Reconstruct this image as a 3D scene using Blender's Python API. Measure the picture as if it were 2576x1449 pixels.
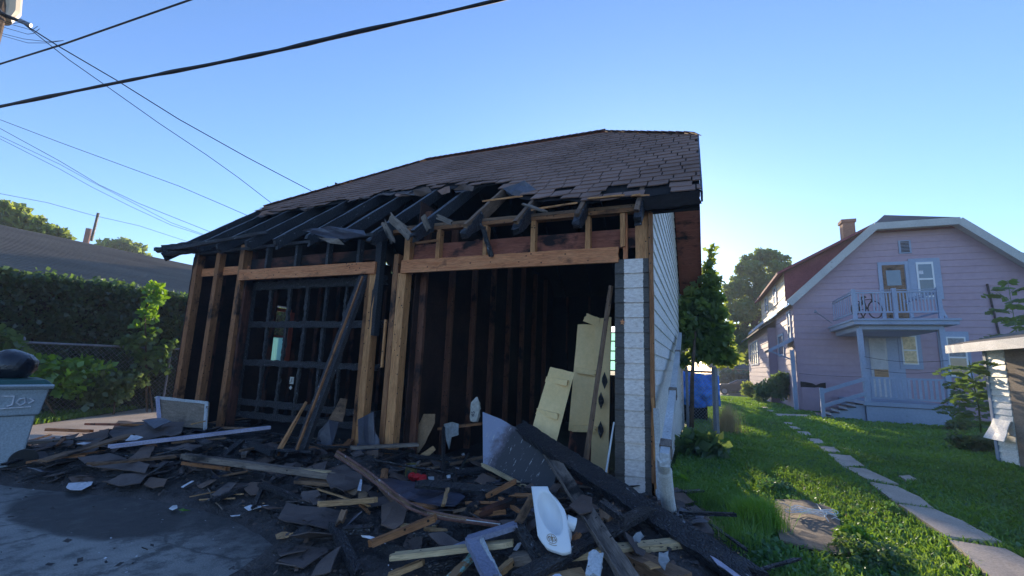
import bpy, bmesh, math, random
import numpy as np
from math import sin, cos, radians, pi
from mathutils import Vector, Matrix, noise
random.seed(7); np.random.seed(7)
for o in list(bpy.data.objects): bpy.data.objects.remove(o)
S = bpy.context.scene; COL = S.collection

# ------------------------------------------------------------------ camera
F, YAW, PIT, ROL = 1138.224, -0.3979, 0.1675, 0.0383
C = np.array([0.433, -4.708, 1.2975])
fw = np.array([sin(YAW)*cos(PIT), cos(YAW)*cos(PIT), sin(PIT)])
r0 = np.array([cos(YAW), -sin(YAW), 0]); u0 = np.cross(r0, fw)
cr = r0*cos(ROL)+u0*sin(ROL); cu = -r0*sin(ROL)+u0*cos(ROL)
cam = bpy.data.cameras.new('camera'); camo = bpy.data.objects.new('camera', cam); COL.objects.link(camo)
cam.sensor_width = 36; cam.lens = F/2576*36; cam.clip_start = .05; cam.clip_end = 2000
camo.matrix_world = Matrix(((cr[0], cu[0], -fw[0], C[0]), (cr[1], cu[1], -fw[1], C[1]), (cr[2], cu[2], -fw[2], C[2]), (0, 0, 0, 1)))
S.camera = camo

# ------------------------------------------------------------------ world and sun
SUN_EL, SUN_AZ = radians(11), math.atan2(-.15, 1)     # azimuth from +Y towards +X
W = bpy.data.worlds.new('World'); S.world = W; W.use_nodes = True
nt = W.node_tree; sky = nt.nodes.new('ShaderNodeTexSky'); sky.sky_type = 'NISHITA'; sky.sun_disc = False
sky.sun_elevation = SUN_EL; sky.sun_rotation = SUN_AZ; sky.altitude = 200; sky.air_density = 1.0; sky.dust_density = .15; sky.ozone_density = 4.4
bg = nt.nodes['Background']; bg.inputs[1].default_value = .15
tint = nt.nodes.new('ShaderNodeMix'); tint.data_type = 'RGBA'; tint.blend_type = 'MULTIPLY'; tint.inputs[0].default_value = 1; tint.inputs[7].default_value = (1.0, .885, .92, 1)
nt.links.new(sky.outputs[0], tint.inputs[6]); nt.links.new(tint.outputs[2], bg.inputs[0])
sl = bpy.data.lights.new('sun', 'SUN'); sl.energy = 3.3; sl.angle = radians(.6); sl.color = (1, .80, .55)
so = bpy.data.objects.new('sun', sl); COL.objects.link(so)
sd = Vector((sin(SUN_AZ)*cos(SUN_EL), cos(SUN_AZ)*cos(SUN_EL), sin(SUN_EL)))
so.rotation_euler = sd.to_track_quat('Z', 'Y').to_euler(); so.location = (0, 0, 30)
S.view_settings.view_transform = 'Standard'; S.view_settings.look = 'None'
S.view_settings.exposure = 1.44; S.view_settings.gamma = 1

# ------------------------------------------------------------------ picking points in the place
def ray(x, y): return fw+cr*(x-1288)/F-cu*(y-724.5)/F
def hit(x, y, ax, v):
    d = ray(x, y); return Vector(C+d*((v-C[ax])/d[ax]))
def hx(p, v): return hit(p[0], p[1], 0, v)
def hy(p, v): return hit(p[0], p[1], 1, v)
def hz(p, v=0.): return hit(p[0], p[1], 2, v)
def zoomf(ox, oy, k): return lambda x, y: (ox+k*x, oy+k*y)
zA = zoomf(0, 911.9, .2388); zB = zoomf(377.3, 1006.2, .2388); zC = zoomf(786.1, 1100.6, .2404)
zD = zoomf(1226.4, 1163.5, .197); zE = zoomf(1132, 1006.2, .3055); zF = zoomf(1194.9, 691.8, .3038)
zG = zoomf(628.9, 880.5, .3923); zH = zoomf(0, 880.5, .3924); z3 = zoomf(440.2, 440.2, .3473)
zK = zoomf(1635.2, 943.4, .3652); zP = zoomf(1855.3, 503.1, .3906); z4 = zoomf(943.3, 314.4, .3472); zN = zoomf(1635.1, 566, .3472)
def sstep(a, b, v):
    t = min(1, max(0, (v-a)/(b-a))); return t*t*(3-2*t)
def H(x, y):                                             # height of the rubble heap
    front = -2.15+.55*sin(x*1.3)*.4 if x < -2.2 else -2.5-.25*sin(x*2)
    m = sstep(front-.1, front+.75, y)*(1-sstep(.5, 1.1, y))
    m *= sstep(-8.0, -6.9, x)*(1-sstep(.25, .8, x+.2*(y+1)))
    n = noise.noise(Vector((x*1.7, y*1.7, 3)))*.5+noise.noise(Vector((x*5, y*5, 1)))*.25
    h = m*(.13+.07*n)
    h += .16*math.exp(-((x+6.0)/1.2)**2-((y+.55)/.5)**2)
    h += .14*math.exp(-((x+.6)/1.0)**2-((y+1.3)/.7)**2)
    h += .10*math.exp(-((x+3.3)/.8)**2-((y+.5)/.5)**2)
    return max(0, h)
def ph(p, h=0.):                                         # point on the heap under a sight line
    d = ray(*p); t = .8
    while t < 40:
        q = C+d*t
        if q[2] <= H(q[0], q[1])+h: break
        t += .02
    return Vector(q)

# ------------------------------------------------------------------ objects
def tag(o, label=None, cat=None, group=None, kind=None):
    if label: o['label'] = label
    if cat: o['category'] = cat
    if group: o['group'] = group
    if kind: o['kind'] = kind
    return o
def empty(name, loc, label=None, cat=None, group=None):
    o = bpy.data.objects.new(name, None); COL.objects.link(o); o.location = loc; o.empty_display_size = .1
    return tag(o, label, cat, group)
def origin(p):
    v = Vector((0, 0, 0))
    while p is not None: v += p.location; p = p.parent
    return v
def link(name, me, m, parent=None, mw=None):
    o = bpy.data.objects.new(name, me); COL.objects.link(o)
    if m is not None:
        if isinstance(m, (list, tuple)):
            for k in m: me.materials.append(k)
        else: me.materials.append(m)
    if mw is None: mw = Matrix.Identity(4)
    if parent is not None:
        o.parent = parent; pm = pw(parent); mw = pm.inverted() @ mw
    o.matrix_basis = mw
    return o
def pw(o):
    m = o.matrix_basis.copy()
    while o.parent is not None: o = o.parent; m = o.matrix_basis @ m
    return m
class MB:
    def __init__(s): s.v = []; s.f = []; s.mi = []
    def add(s, vs, fs, mi=0):
        n = len(s.v); s.v += [tuple(v) for v in vs]; s.f += [tuple(i+n for i in f) for f in fs]; s.mi += [mi]*len(fs)
    def box(s, a, b, mi=0):
        x0, y0, z0 = a; x1, y1, z1 = b
        s.add([(x0, y0, z0), (x1, y0, z0), (x1, y1, z0), (x0, y1, z0), (x0, y0, z1), (x1, y0, z1), (x1, y1, z1), (x0, y1, z1)],
              [(0, 3, 2, 1), (4, 5, 6, 7), (0, 1, 5, 4), (1, 2, 6, 5), (2, 3, 7, 6), (3, 0, 4, 7)], mi)
    def beam(s, p, q, w, t, up=(0, 0, 1), mi=0, w2=None):
        p = Vector(p); q = Vector(q); d = (q-p).normalized(); up = Vector(up)
        sd_ = d.cross(up)
        if sd_.length < 1e-3: sd_ = d.cross(Vector((1, 0, 0)))
        sd_.normalize(); u = sd_.cross(d)
        vs = []
        for e, ww in ((p, w), (q, w if w2 is None else w2)):
            for a, b in ((-1, -1), (1, -1), (1, 1), (-1, 1)): vs.append(e+sd_*a*ww/2+u*b*t/2)
        s.add(vs, [(0, 1, 2, 3), (7, 6, 5, 4), (0, 4, 5, 1), (1, 5, 6, 2), (2, 6, 7, 3), (3, 7, 4, 0)], mi)
    def tube(s, pts, r, n=8, mi=0, cap=True):
        pts = [Vector(p) for p in pts]; rs = r if isinstance(r, (list, tuple)) else [r]*len(pts); vs = []; fs = []
        pu = None
        for i, p in enumerate(pts):
            d = (pts[min(i+1, len(pts)-1)]-pts[max(i-1, 0)])
            d.normalize()
            if pu is None: pu = d.orthogonal().normalized()
            a = (pu-d*pu.dot(d)).normalized(); pu = a; b = d.cross(a)
            for k in range(n):
                t = 2*pi*k/n; vs.append(p+(a*cos(t)+b*sin(t))*rs[i])
        for i in range(len(pts)-1):
            for k in range(n): fs.append((i*n+k, i*n+(k+1) % n, (i+1)*n+(k+1) % n, (i+1)*n+k))
        if cap: fs += [tuple(range(n))[::-1], tuple((len(pts)-1)*n+k for k in range(n))]
        s.add(vs, fs, mi)
    def prism(s, pts, off, mi=0):                        # polygon plus the same polygon moved by off
        off = Vector(off); n = len(pts); pts = [Vector(p) for p in pts]
        vs = pts+[p+off for p in pts]
        s.add(vs, [tuple(range(n)), tuple(range(2*n-1, n-1, -1))]+[(i, i+n, (i+1) % n+n, (i+1) % n) for i in range(n)], mi)
    def lathe(s, prof, c=(0, 0, 0), n=20, mi=0):
        vs = []; fs = []; m = len(prof)
        for r, z in prof:
            for k in range(n): vs.append((c[0]+r*cos(2*pi*k/n), c[1]+r*sin(2*pi*k/n), c[2]+z))
        for i in range(m-1):
            for k in range(n): fs.append((i*n+k, i*n+(k+1) % n, (i+1)*n+(k+1) % n, (i+1)*n+k))
        fs += [tuple(range(n))[::-1], tuple((m-1)*n+k for k in range(n))]
        s.add(vs, fs, mi)
    def mesh(s, name='m', smooth=False):
        me = bpy.data.meshes.new(name); me.from_pydata(s.v, [], s.f)
        if any(s.mi): me.polygons.foreach_set('material_index', s.mi)
        bm = bmesh.new(); bm.from_mesh(me); bmesh.ops.recalc_face_normals(bm, faces=bm.faces); bm.to_mesh(me); bm.free()
        if smooth: me.polygons.foreach_set('use_smooth', [True]*len(me.polygons))
        me.update(); return me
    def build(s, name, m, parent=None, smooth=False, mw=None): return link(name, s.mesh(name, smooth), m, parent, mw)

# ------------------------------------------------------------------ materials
def new(name):
    m = bpy.data.materials.new(name); m.use_nodes = True; return m, m.node_tree.nodes, m.node_tree.links, m.node_tree.nodes['Principled BSDF']
def ramp(N, stops):
    r = N.new('ShaderNodeValToRGB')
    while len(r.color_ramp.elements) < len(stops): r.color_ramp.elements.new(.5)
    for e, (p, c) in zip(r.color_ramp.elements, stops): e.position = p; e.color = (*c, 1) if len(c) == 3 else c
    return r
def coords(N, L, scale=(1, 1, 1), rnd=True, kind='Object'):
    tc = N.new('ShaderNodeTexCoord'); mp = N.new('ShaderNodeMapping'); mp.inputs['Scale'].default_value = scale
    L.new(tc.outputs[kind], mp.inputs[0])
    if rnd:
        oi = N.new('ShaderNodeObjectInfo'); ml = N.new('ShaderNodeMath'); ml.operation = 'MULTIPLY'; ml.inputs[1].default_value = 37
        L.new(oi.outputs['Random'], ml.inputs[0]); L.new(ml.outputs[0], mp.inputs['Location'])
    return mp
def noi(N, L, mp, scale, detail=6, rough=.6):
    n = N.new('ShaderNodeTexNoise'); n.inputs['Scale'].default_value = scale; n.inputs['Detail'].default_value = detail; n.inputs['Roughness'].default_value = rough
    L.new(mp.outputs[0], n.inputs['Vector']); return n
def mixc(N, L, fac, a, b):
    m = N.new('ShaderNodeMix'); m.data_type = 'RGBA'
    for i, v in ((0, fac), (6, a), (7, b)):
        if isinstance(v, (int, float)): m.inputs[i].default_value = v
        elif isinstance(v, tuple): m.inputs[i].default_value = (*v, 1)
        else: L.new(v, m.inputs[i])
    return m.outputs[2]
def bumpn(N, L, B, src, st, dist=.01):
    b = N.new('ShaderNodeBump'); b.inputs['Strength'].default_value = st; b.inputs['Distance'].default_value = dist
    L.new(src, b.inputs['Height']); L.new(b.outputs[0], B.inputs['Normal']); return b
def surf(name, c1, c2, sc=4, st=(1, 1, 1), ro=.8, bump=.3, fine=60, spots=None, spsc=9, spth=.62, spec=.3, bd=.01, rnd=True, fc=1.):
    m, N, L, B = new(name); mp = coords(N, L, st, rnd); a = noi(N, L, mp, sc)
    r = ramp(N, [(.3, c1), (.7, c2)]); L.new(a.outputs[0], r.inputs[0]); col = r.outputs[0]
    f = noi(N, L, mp, fine, 4); rf = ramp(N, [(.3, (1-.28*fc,)*3), (.75, (1+.2*fc,)*3)]); L.new(f.outputs[0], rf.inputs[0])
    mm = N.new('ShaderNodeMix'); mm.data_type = 'RGBA'; mm.blend_type = 'MULTIPLY'; mm.inputs[0].default_value = 1; L.new(col, mm.inputs[6]); L.new(rf.outputs[0], mm.inputs[7]); col = mm.outputs[2]
    if spots:
        s = noi(N, L, mp, spsc, 8, .7); rs = ramp(N, [(spth, (0,)*3), (spth+.05, (1,)*3)]); L.new(s.outputs[0], rs.inputs[0])
        col = mixc(N, L, rs.outputs[0], col, spots)
    L.new(col, B.inputs['Base Color']); B.inputs['Roughness'].default_value = ro; B.inputs['Specular IOR Level'].default_value = spec
    bumpn(N, L, B, f.outputs[0], bump, bd); return m
def wood(name, c1, c2, char=None, cth=.6, ro=.75, nails=True):
    m, N, L, B = new(name); mp = coords(N, L, (1, 9, 9)); a = noi(N, L, mp, 3.5, 8, .65)
    r = ramp(N, [(.3, c1), (.7, c2)]); L.new(a.outputs[0], r.inputs[0]); col = r.outputs[0]
    g = noi(N, L, coords(N, L, (2, 40, 40)), 6, 5); rg = ramp(N, [(.35, (.6,)*3), (.6, (1.12,)*3)]); L.new(g.outputs[0], rg.inputs[0])
    mm = N.new('ShaderNodeMix'); mm.data_type = 'RGBA'; mm.blend_type = 'MULTIPLY'; mm.inputs[0].default_value = 1; L.new(col, mm.inputs[6]); L.new(rg.outputs[0], mm.inputs[7]); col = mm.outputs[2]
    if nails:
        v = N.new('ShaderNodeTexVoronoi'); v.inputs['Scale'].default_value = 14; L.new(coords(N, L).outputs[0], v.inputs['Vector'])
        rv = ramp(N, [(.10, (1,)*3), (.15, (0,)*3)]); L.new(v.outputs['Distance'], rv.inputs[0]); col = mixc(N, L, rv.outputs[0], col, (.012, .010, .010))
    if char:
        k = noi(N, L, coords(N, L, (1, 1.6, 1.6)), 2.3, 7, .6); rk = ramp(N, [(cth-.06, (0,)*3), (cth+.05, (1,)*3)]); L.new(k.outputs[0], rk.inputs[0]); col = mixc(N, L, rk.outputs[0], col, char)
    L.new(col, B.inputs['Base Color']); B.inputs['Roughness'].default_value = ro; B.inputs['Specular IOR Level'].default_value = .25
    bumpn(N, L, B, g.outputs[0], .5, .004); return m
def charred(name, c1=(.007, .007, .010), c2=(.028, .027, .033), ash=(.30, .31, .35), th=.615, sc=38):
    m, N, L, B = new(name); mp = coords(N, L, (.8, 1.9, 1.9)); v = N.new('ShaderNodeTexVoronoi'); v.inputs['Scale'].default_value = sc; v.feature = 'DISTANCE_TO_EDGE'; L.new(mp.outputs[0], v.inputs['Vector'])
    rv = ramp(N, [(.0, tuple(.55*a+.45*b for a, b in zip(c1, c2))), (.3, c2)]); L.new(v.outputs['Distance'], rv.inputs[0])
    n = noi(N, L, mp, 14, 8, .75); rn = ramp(N, [(th, (0,)*3), (th+.05, (1,)*3)]); L.new(n.outputs[0], rn.inputs[0])
    L.new(mixc(N, L, rn.outputs[0], rv.outputs[0], ash), B.inputs['Base Color']); B.inputs['Roughness'].default_value = .36; B.inputs['Specular IOR Level'].default_value = .5
    rb = ramp(N, [(0, (0,)*3), (.2, (1,)*3)]); L.new(v.outputs['Distance'], rb.inputs[0])
    bumpn(N, L, B, rb.outputs[0], .8, .009); return m
def flat(name, c, ro=.5, spec=.5, metal=0, em=None):
    m, N, L, B = new(name); B.inputs['Base Color'].default_value = (*c, 1); B.inputs['Roughness'].default_value = ro
    B.inputs['Specular IOR Level'].default_value = spec; B.inputs['Metallic'].default_value = metal; return m
def leafm(name, c1, c2, c3, tr=.45, sc=1.2):
    m, N, L, B = new(name); N.remove(B); out = [n for n in N if n.type == 'OUTPUT_MATERIAL'][0]
    mp = coords(N, L, rnd=False); a = noi(N, L, mp, sc, 5); b = noi(N, L, mp, 30, 2)
    r = ramp(N, [(.3, c1), (.55, c2), (.78, c3)]); ad = N.new('ShaderNodeMath'); ad.operation = 'MULTIPLY_ADD'; ad.inputs[1].default_value = .35; L.new(b.outputs[0], ad.inputs[0])
    sb = N.new('ShaderNodeMath'); sb.operation = 'MULTIPLY_ADD'; sb.inputs[1].default_value = .8; sb.inputs[2].default_value = -.075; L.new(a.outputs[0], sb.inputs[0]); L.new(sb.outputs[0], ad.inputs[2]); L.new(ad.outputs[0], r.inputs[0])
    d = N.new('ShaderNodeBsdfDiffuse'); t = N.new('ShaderNodeBsdfTranslucent'); gl = N.new('ShaderNodeBsdfGlossy'); gl.inputs['Roughness'].default_value = .45; gl.inputs[0].default_value = (.8, .9, 1, 1)
    L.new(r.outputs[0], d.inputs[0]); hs = N.new('ShaderNodeHueSaturation'); hs.inputs['Hue'].default_value = .47; hs.inputs['Saturation'].default_value = 1.15; hs.inputs['Value'].default_value = 2.2; L.new(r.outputs[0], hs.inputs['Color']); L.new(hs.outputs[0], t.inputs[0])
    x = N.new('ShaderNodeMixShader'); x.inputs[0].default_value = tr; L.new(d.outputs[0], x.inputs[1]); L.new(t.outputs[0], x.inputs[2])
    y = N.new('ShaderNodeMixShader'); y.inputs[0].default_value = .05; L.new(x.outputs[0], y.inputs[1]); L.new(gl.outputs[0], y.inputs[2]); L.new(y.outputs[0], out.inputs[0]); return m

M = dict(
 stud=wood('stud_wood', (.20, .082, .036), (.40, .185, .082), (.02, .015, .014), .60),
 fresh=wood('fresh_wood', (.44, .185, .072), (.68, .34, .145), (.10, .05, .03), .68),
 header=wood('header_wood', (.50, .165, .065), (.72, .31, .14), (.05, .025, .018), .64),
 redwood=wood('stained_board', (.24, .075, .045), (.34, .12, .075), (.02, .012, .012), .58, nails=False),
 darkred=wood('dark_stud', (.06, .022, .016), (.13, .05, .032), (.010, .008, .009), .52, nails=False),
 greywood=wood('grey_weathered_wood', (.12, .095, .08), (.28, .225, .185), (.02, .018, .018), .60),
 brownw=wood('brown_board', (.14, .08, .05), (.28, .175, .11), (.015, .013, .014), .60),
 pale=wood('pale_board', (.44, .31, .17), (.66, .49, .29), (.12, .08, .045), .70),
 tan=wood('tan_board', (.34, .19, .09), (.56, .34, .17), (.05, .032, .022), .68),
 cream=surf('cream_paint', (.78, .52, .22), (.88, .63, .31), 2.5, (1, 1, 1), .5, .1, 30, (.30, .17, .07), 5, .70, fc=.3),
 char=charred('charred_wood'), char2=charred('grey_charred_wood', (.008, .008, .010), (.034, .032, .036), (.36, .38, .42), .615, 30),
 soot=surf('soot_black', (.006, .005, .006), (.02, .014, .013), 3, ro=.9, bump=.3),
 shingle=surf('roof_shingle', (.20, .125, .10), (.34, .215, .175), 1.1, ro=.95, bump=.6, fine=160, spec=.12, bd=.003),
 shing2=surf('fallen_shingle', (.05, .04, .042), (.15, .115, .105), 2.2, ro=.75, bump=.7, fine=130, spec=.4, bd=.003, spots=(.10, .10, .13), spsc=12, spth=.66),
 shing3=surf('fallen_brown_shingle', (.08, .056, .048), (.19, .13, .105), 2.2, ro=.85, bump=.7, fine=130, spec=.3, bd=.003),
 tar=surf('tar_paper', (.03, .032, .05), (.085, .09, .13), 3, ro=.45, bump=.4, fine=30, spec=.6),
 white=surf('white_siding_paint', (.76, .75, .72), (.90, .88, .85), 2.2, (1, .4, 2), .55, .25, 40, (.30, .26, .22), 9, .70),
 trim=surf('pale_trim_paint', (.42, .44, .46), (.62, .63, .64), 2.2, ro=.6, bump=.3, spots=(.16, .12, .10), spsc=10, spth=.64),
 bluepaint=surf('blue_grey_paint', (.16, .17, .25), (.27, .28, .37), 2.5, ro=.5, bump=.3, spots=(.05, .04, .045), spsc=5, spth=.60),
 lilac=surf('lilac_paint', (.36, .34, .46), (.52, .50, .62), 4, ro=.5, bump=.2, spots=(.14, .07, .06), spsc=9, spth=.66),
 turq=surf('turquoise_paint', (.10, .32, .34), (.22, .46, .44), 6, ro=.6, bump=.3, spots=(.22, .13, .07), spsc=6, spth=.52),
 pink=surf('pink_siding', (.37, .265, .325), (.43, .32, .38), .6, ro=.7, bump=.05, fine=7, rnd=False, spec=.2, fc=.25),
 bluetrim=surf('blue_trim', (.25, .32, .45), (.34, .42, .55), 1.2, ro=.65, bump=.1, fine=20, spots=(.20, .24, .30), spsc=4, spth=.66, fc=.35),
 greytrim=surf('grey_eave_board', (.40, .42, .42), (.55, .57, .55), 1.0, ro=.7, bump=.2, spots=(.26, .26, .25), spsc=4, spth=.62),
 redroof=surf('red_shingle_wall', (.20, .05, .07), (.29, .085, .105), 2, ro=.9, bump=.4, fine=40),
 darkroof=surf('dark_grey_shingle', (.07, .07, .075), (.12, .12, .12), 1.5, (1, 3, 1), .9, .5, 50, spec=.15),
 brownroof=surf('brown_grey_shingle', (.13, .115, .10), (.21, .185, .155), .7, (3, .5, 1), .9, .5, 40, spec=.12),
 conc=surf('concrete', (.42, .35, .29), (.60, .51, .43), 2, ro=.9, bump=.3, fine=70, spots=(.13, .12, .10), spsc=4, spth=.64, spec=.2),
 ply=wood('weathered_plywood', (.17, .125, .09), (.30, .23, .17), (.07, .05, .04), .66, nails=False),
 rust=surf('rusty_steel', (.10, .04, .03), (.22, .12, .10), 9, ro=.55, bump=.5, spots=(.36, .36, .38), spsc=10, spth=.58),
 galv=surf('galvanised_steel', (.15, .17, .22), (.26, .28, .33), 7, ro=.38, bump=.15, spec=.6), 
 plastic=flat('white_plastic', (.72, .73, .74), .28, .55), corr=surf('white_corrugated', (.60, .61, .60), (.74, .74, .73), 5, ro=.5, bump=.1, spots=(.10, .09, .08), spsc=28, spth=.645),
 black=flat('black_rubber', (.012, .012, .013), .55), wire=flat('black_cable', (.010, .010, .014), .6, .3), glass=flat('window_glass', (.05, .07, .09), .06, .8),
 blueglass=flat('dark_blue_glass', (.07, .12, .17), .12, .8), binb=surf('blue_grey_bin_plastic', (.34, .40, .45), (.40, .46, .51), 3, ro=.5, bump=.1, spec=.4), bing=surf('dark_green_lid', (.015, .07, .06), (.025, .10, .08), 3, ro=.4, bump=.1, spec=.5),
 bag=surf('black_bin_bag', (.006, .007, .012), (.02, .02, .03), 5, ro=.18, bump=.6, fine=14, spec=.7, bd=.03),
 tarp=surf('blue_tarp', (.01, .14, .55), (.03, .24, .75), 3, ro=.4, bump=.5, fine=9, spec=.5, bd=.04),
 red=surf('red_cloth', (.45, .015, .02), (.62, .03, .035), 8, ro=.8, bump=.5, fine=25), cloth=surf('grey_rag', (.22, .23, .24), (.35, .36, .36), 8, ro=.9, bump=.5, fine=25),
 paper=surf('white_paper', (.55, .56, .62), (.72, .72, .76), 8, ro=.7, bump=.3, fine=30), bagp=surf('cream_sack', (.40, .38, .34), (.55, .53, .47), 9, ro=.8, bump=.5, fine=25, spots=(.2, .18, .16), spsc=8, spth=.62),
 card=surf('cardboard', (.20, .125, .07), (.30, .19, .11), 3, ro=.85, bump=.2), gold=flat('gold_print', (.30, .17, .05), .4, .5, .3), ink=flat('dark_ink', (.03, .04, .07), .5),
 bark=surf('bark', (.08, .055, .04), (.17, .12, .085), 6, (1, 1, .3), .9, .7, 40, bd=.02), brick=surf('chimney_brick', (.28, .13, .085), (.42, .22, .14), 9, (1, 1, 3), .9, .4, 50),
 curtain=surf('cream_curtain', (.72, .54, .30), (.88, .70, .42), 5, ro=.8, bump=.3, fine=12), wpaint=flat('white_sash_paint', (.70, .71, .72), .4), 
 foliage=leafm('tree_leaves', (.10, .16, .05), (.15, .22, .06), (.27, .29, .08), .6), dkleaf=leafm('dark_leaves', (.06, .11, .045), (.095, .155, .055), (.16, .22, .06), .5, 1.6),
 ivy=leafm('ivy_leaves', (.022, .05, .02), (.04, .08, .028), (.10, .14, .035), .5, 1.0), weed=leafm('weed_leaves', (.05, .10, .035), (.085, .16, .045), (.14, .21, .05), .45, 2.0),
 grass=leafm('grass_blades', (.07, .15, .03), (.12, .24, .045), (.20, .32, .07), .4, .8), strawg=leafm('dry_grass', (.22, .18, .09), (.32, .27, .14), (.4, .34, .2), .4, 2),
 clover=leafm('ground_leaves', (.045, .12, .04), (.075, .18, .05), (.13, .23, .06), .4, 1.1), brightg=leafm('bright_grass', (.08, .20, .03), (.13, .27, .04), (.22, .34, .05), .45, 2),
)

# asphalt with soot-water stains, soil with grass tint, floor slab
def asphalt():
    m, N, L, B = new('asphalt'); mp = coords(N, L, rnd=False); a = noi(N, L, mp, .9, 7, .6); f = noi(N, L, mp, 120, 3); g = noi(N, L, mp, 5, 8, .7)
    r = ramp(N, [(.28, (.17, .165, .16)), (.7, (.29, .285, .27))]); L.new(a.outputs[0], r.inputs[0])
    sep = N.new('ShaderNodeSeparateXYZ'); L.new(mp.outputs[0], sep.inputs[0])
    def lin(ax, c, s):
        q = N.new('ShaderNodeMath'); q.operation = 'MULTIPLY_ADD'; L.new(sep.outputs[ax], q.inputs[0]); q.inputs[1].default_value = 1/s; q.inputs[2].default_value = -c/s
        w = N.new('ShaderNodeMath'); w.operation = 'MULTIPLY'; L.new(q.outputs[0], w.inputs[0]); L.new(q.outputs[0], w.inputs[1]); return w.outputs[0]
    def patch(cx, cy, sx, sy, e):
        ad = N.new('ShaderNodeMath'); L.new(lin(0, cx, sx), ad.inputs[0]); L.new(lin(1, cy, sy), ad.inputs[1])
        a2 = N.new('ShaderNodeMath'); a2.operation = 'MULTIPLY_ADD'; L.new(g.outputs[0], a2.inputs[0]); a2.inputs[1].default_value = .9; L.new(ad.outputs[0], a2.inputs[2])
        rr = ramp(N, [(.80, (1,)*3), (.80+e, (0,)*3)]); sc_ = N.new('ShaderNodeMath'); sc_.operation = 'MULTIPLY'; sc_.inputs[1].default_value = .68; L.new(a2.outputs[0], sc_.inputs[0]); L.new(sc_.outputs[0], rr.inputs[0]); return rr.outputs[0]
    rp = ramp(N, [(.35, (.03, .028, .028)), (.75, (.055, .05, .048))]); L.new(g.outputs[0], rp.inputs[0])
    col = mixc(N, L, patch(-4.15, -2.36, 1.0, .42, .17), r.outputs[0], rp.outputs[0])
    rs = ramp(N, [(.50, (0,)*3), (.62, (.75,)*3)]); L.new(g.outputs[0], rs.inputs[0]); col = mixc(N, L, rs.outputs[0], col, (.09, .09, .09))
    yy = N.new('ShaderNodeMath'); yy.operation = 'MULTIPLY_ADD'; L.new(g.outputs[0], yy.inputs[0]); yy.inputs[1].default_value = 1.1; L.new(sep.outputs[1], yy.inputs[2]); y2 = N.new('ShaderNodeMath'); y2.operation = 'MULTIPLY_ADD'; y2.inputs[1].default_value = .5; y2.inputs[2].default_value = 1.5; L.new(yy.outputs[0], y2.inputs[0])
    rq = ramp(N, [(.48, (0,)*3), (.74, (.85,)*3)]); L.new(y2.outputs[0], rq.inputs[0]); col = mixc(N, L, rq.outputs[0], col, (.045, .042, .042))
    vc = N.new('ShaderNodeTexVoronoi'); vc.feature = 'DISTANCE_TO_EDGE'; vc.inputs['Scale'].default_value = .9; wp_ = N.new('ShaderNodeMix'); wp_.data_type = 'RGBA'; wp_.inputs[0].default_value = .12; L.new(mp.outputs[0], wp_.inputs[6]); L.new(g.outputs[1], wp_.inputs[7]); L.new(wp_.outputs[2], vc.inputs['Vector']); rc = ramp(N, [(.003, (.75,)*3), (.010, (0,)*3)]); L.new(vc.outputs['Distance'], rc.inputs[0]); col = mixc(N, L, rc.outputs[0], col, (.04, .04, .04))
    rf = ramp(N, [(.3, (.6,)*3), (.7, (1.3,)*3)]); L.new(f.outputs[0], rf.inputs[0])
    mm = N.new('ShaderNodeMix'); mm.data_type = 'RGBA'; mm.blend_type = 'MULTIPLY'; mm.inputs[0].default_value = 1; L.new(col, mm.inputs[6]); L.new(rf.outputs[0], mm.inputs[7])
    L.new(mm.outputs[2], B.inputs['Base Color']); rr = ramp(N, [(.35, (.45,)*3), (.65, (.85,)*3)]); L.new(g.outputs[0], rr.inputs[0]); L.new(rr.outputs[0], B.inputs['Roughness'])
    bumpn(N, L, B, f.outputs[0], .5, .006); return m
M['asphalt'] = asphalt()
M['soil'] = surf('lawn_soil', (.045, .085, .025), (.08, .13, .04), 1.3, ro=.95, bump=.6, fine=30, spots=(.09, .075, .04), spsc=1.5, spth=.60, rnd=False)
M['ash'] = surf('ash_rubble', (.022, .020, .022), (.095, .085, .085), 5, ro=.7, bump=1, fine=60, bd=.02, spots=(.13, .14, .17), spsc=24, spth=.645, rnd=False)
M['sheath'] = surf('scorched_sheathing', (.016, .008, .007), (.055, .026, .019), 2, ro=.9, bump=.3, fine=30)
M['floor'] = surf('sooty_floor', (.02, .018, .018), (.07, .06, .06), 2, ro=.7, bump=.4, rnd=False)
M['peel'] = None
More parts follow.
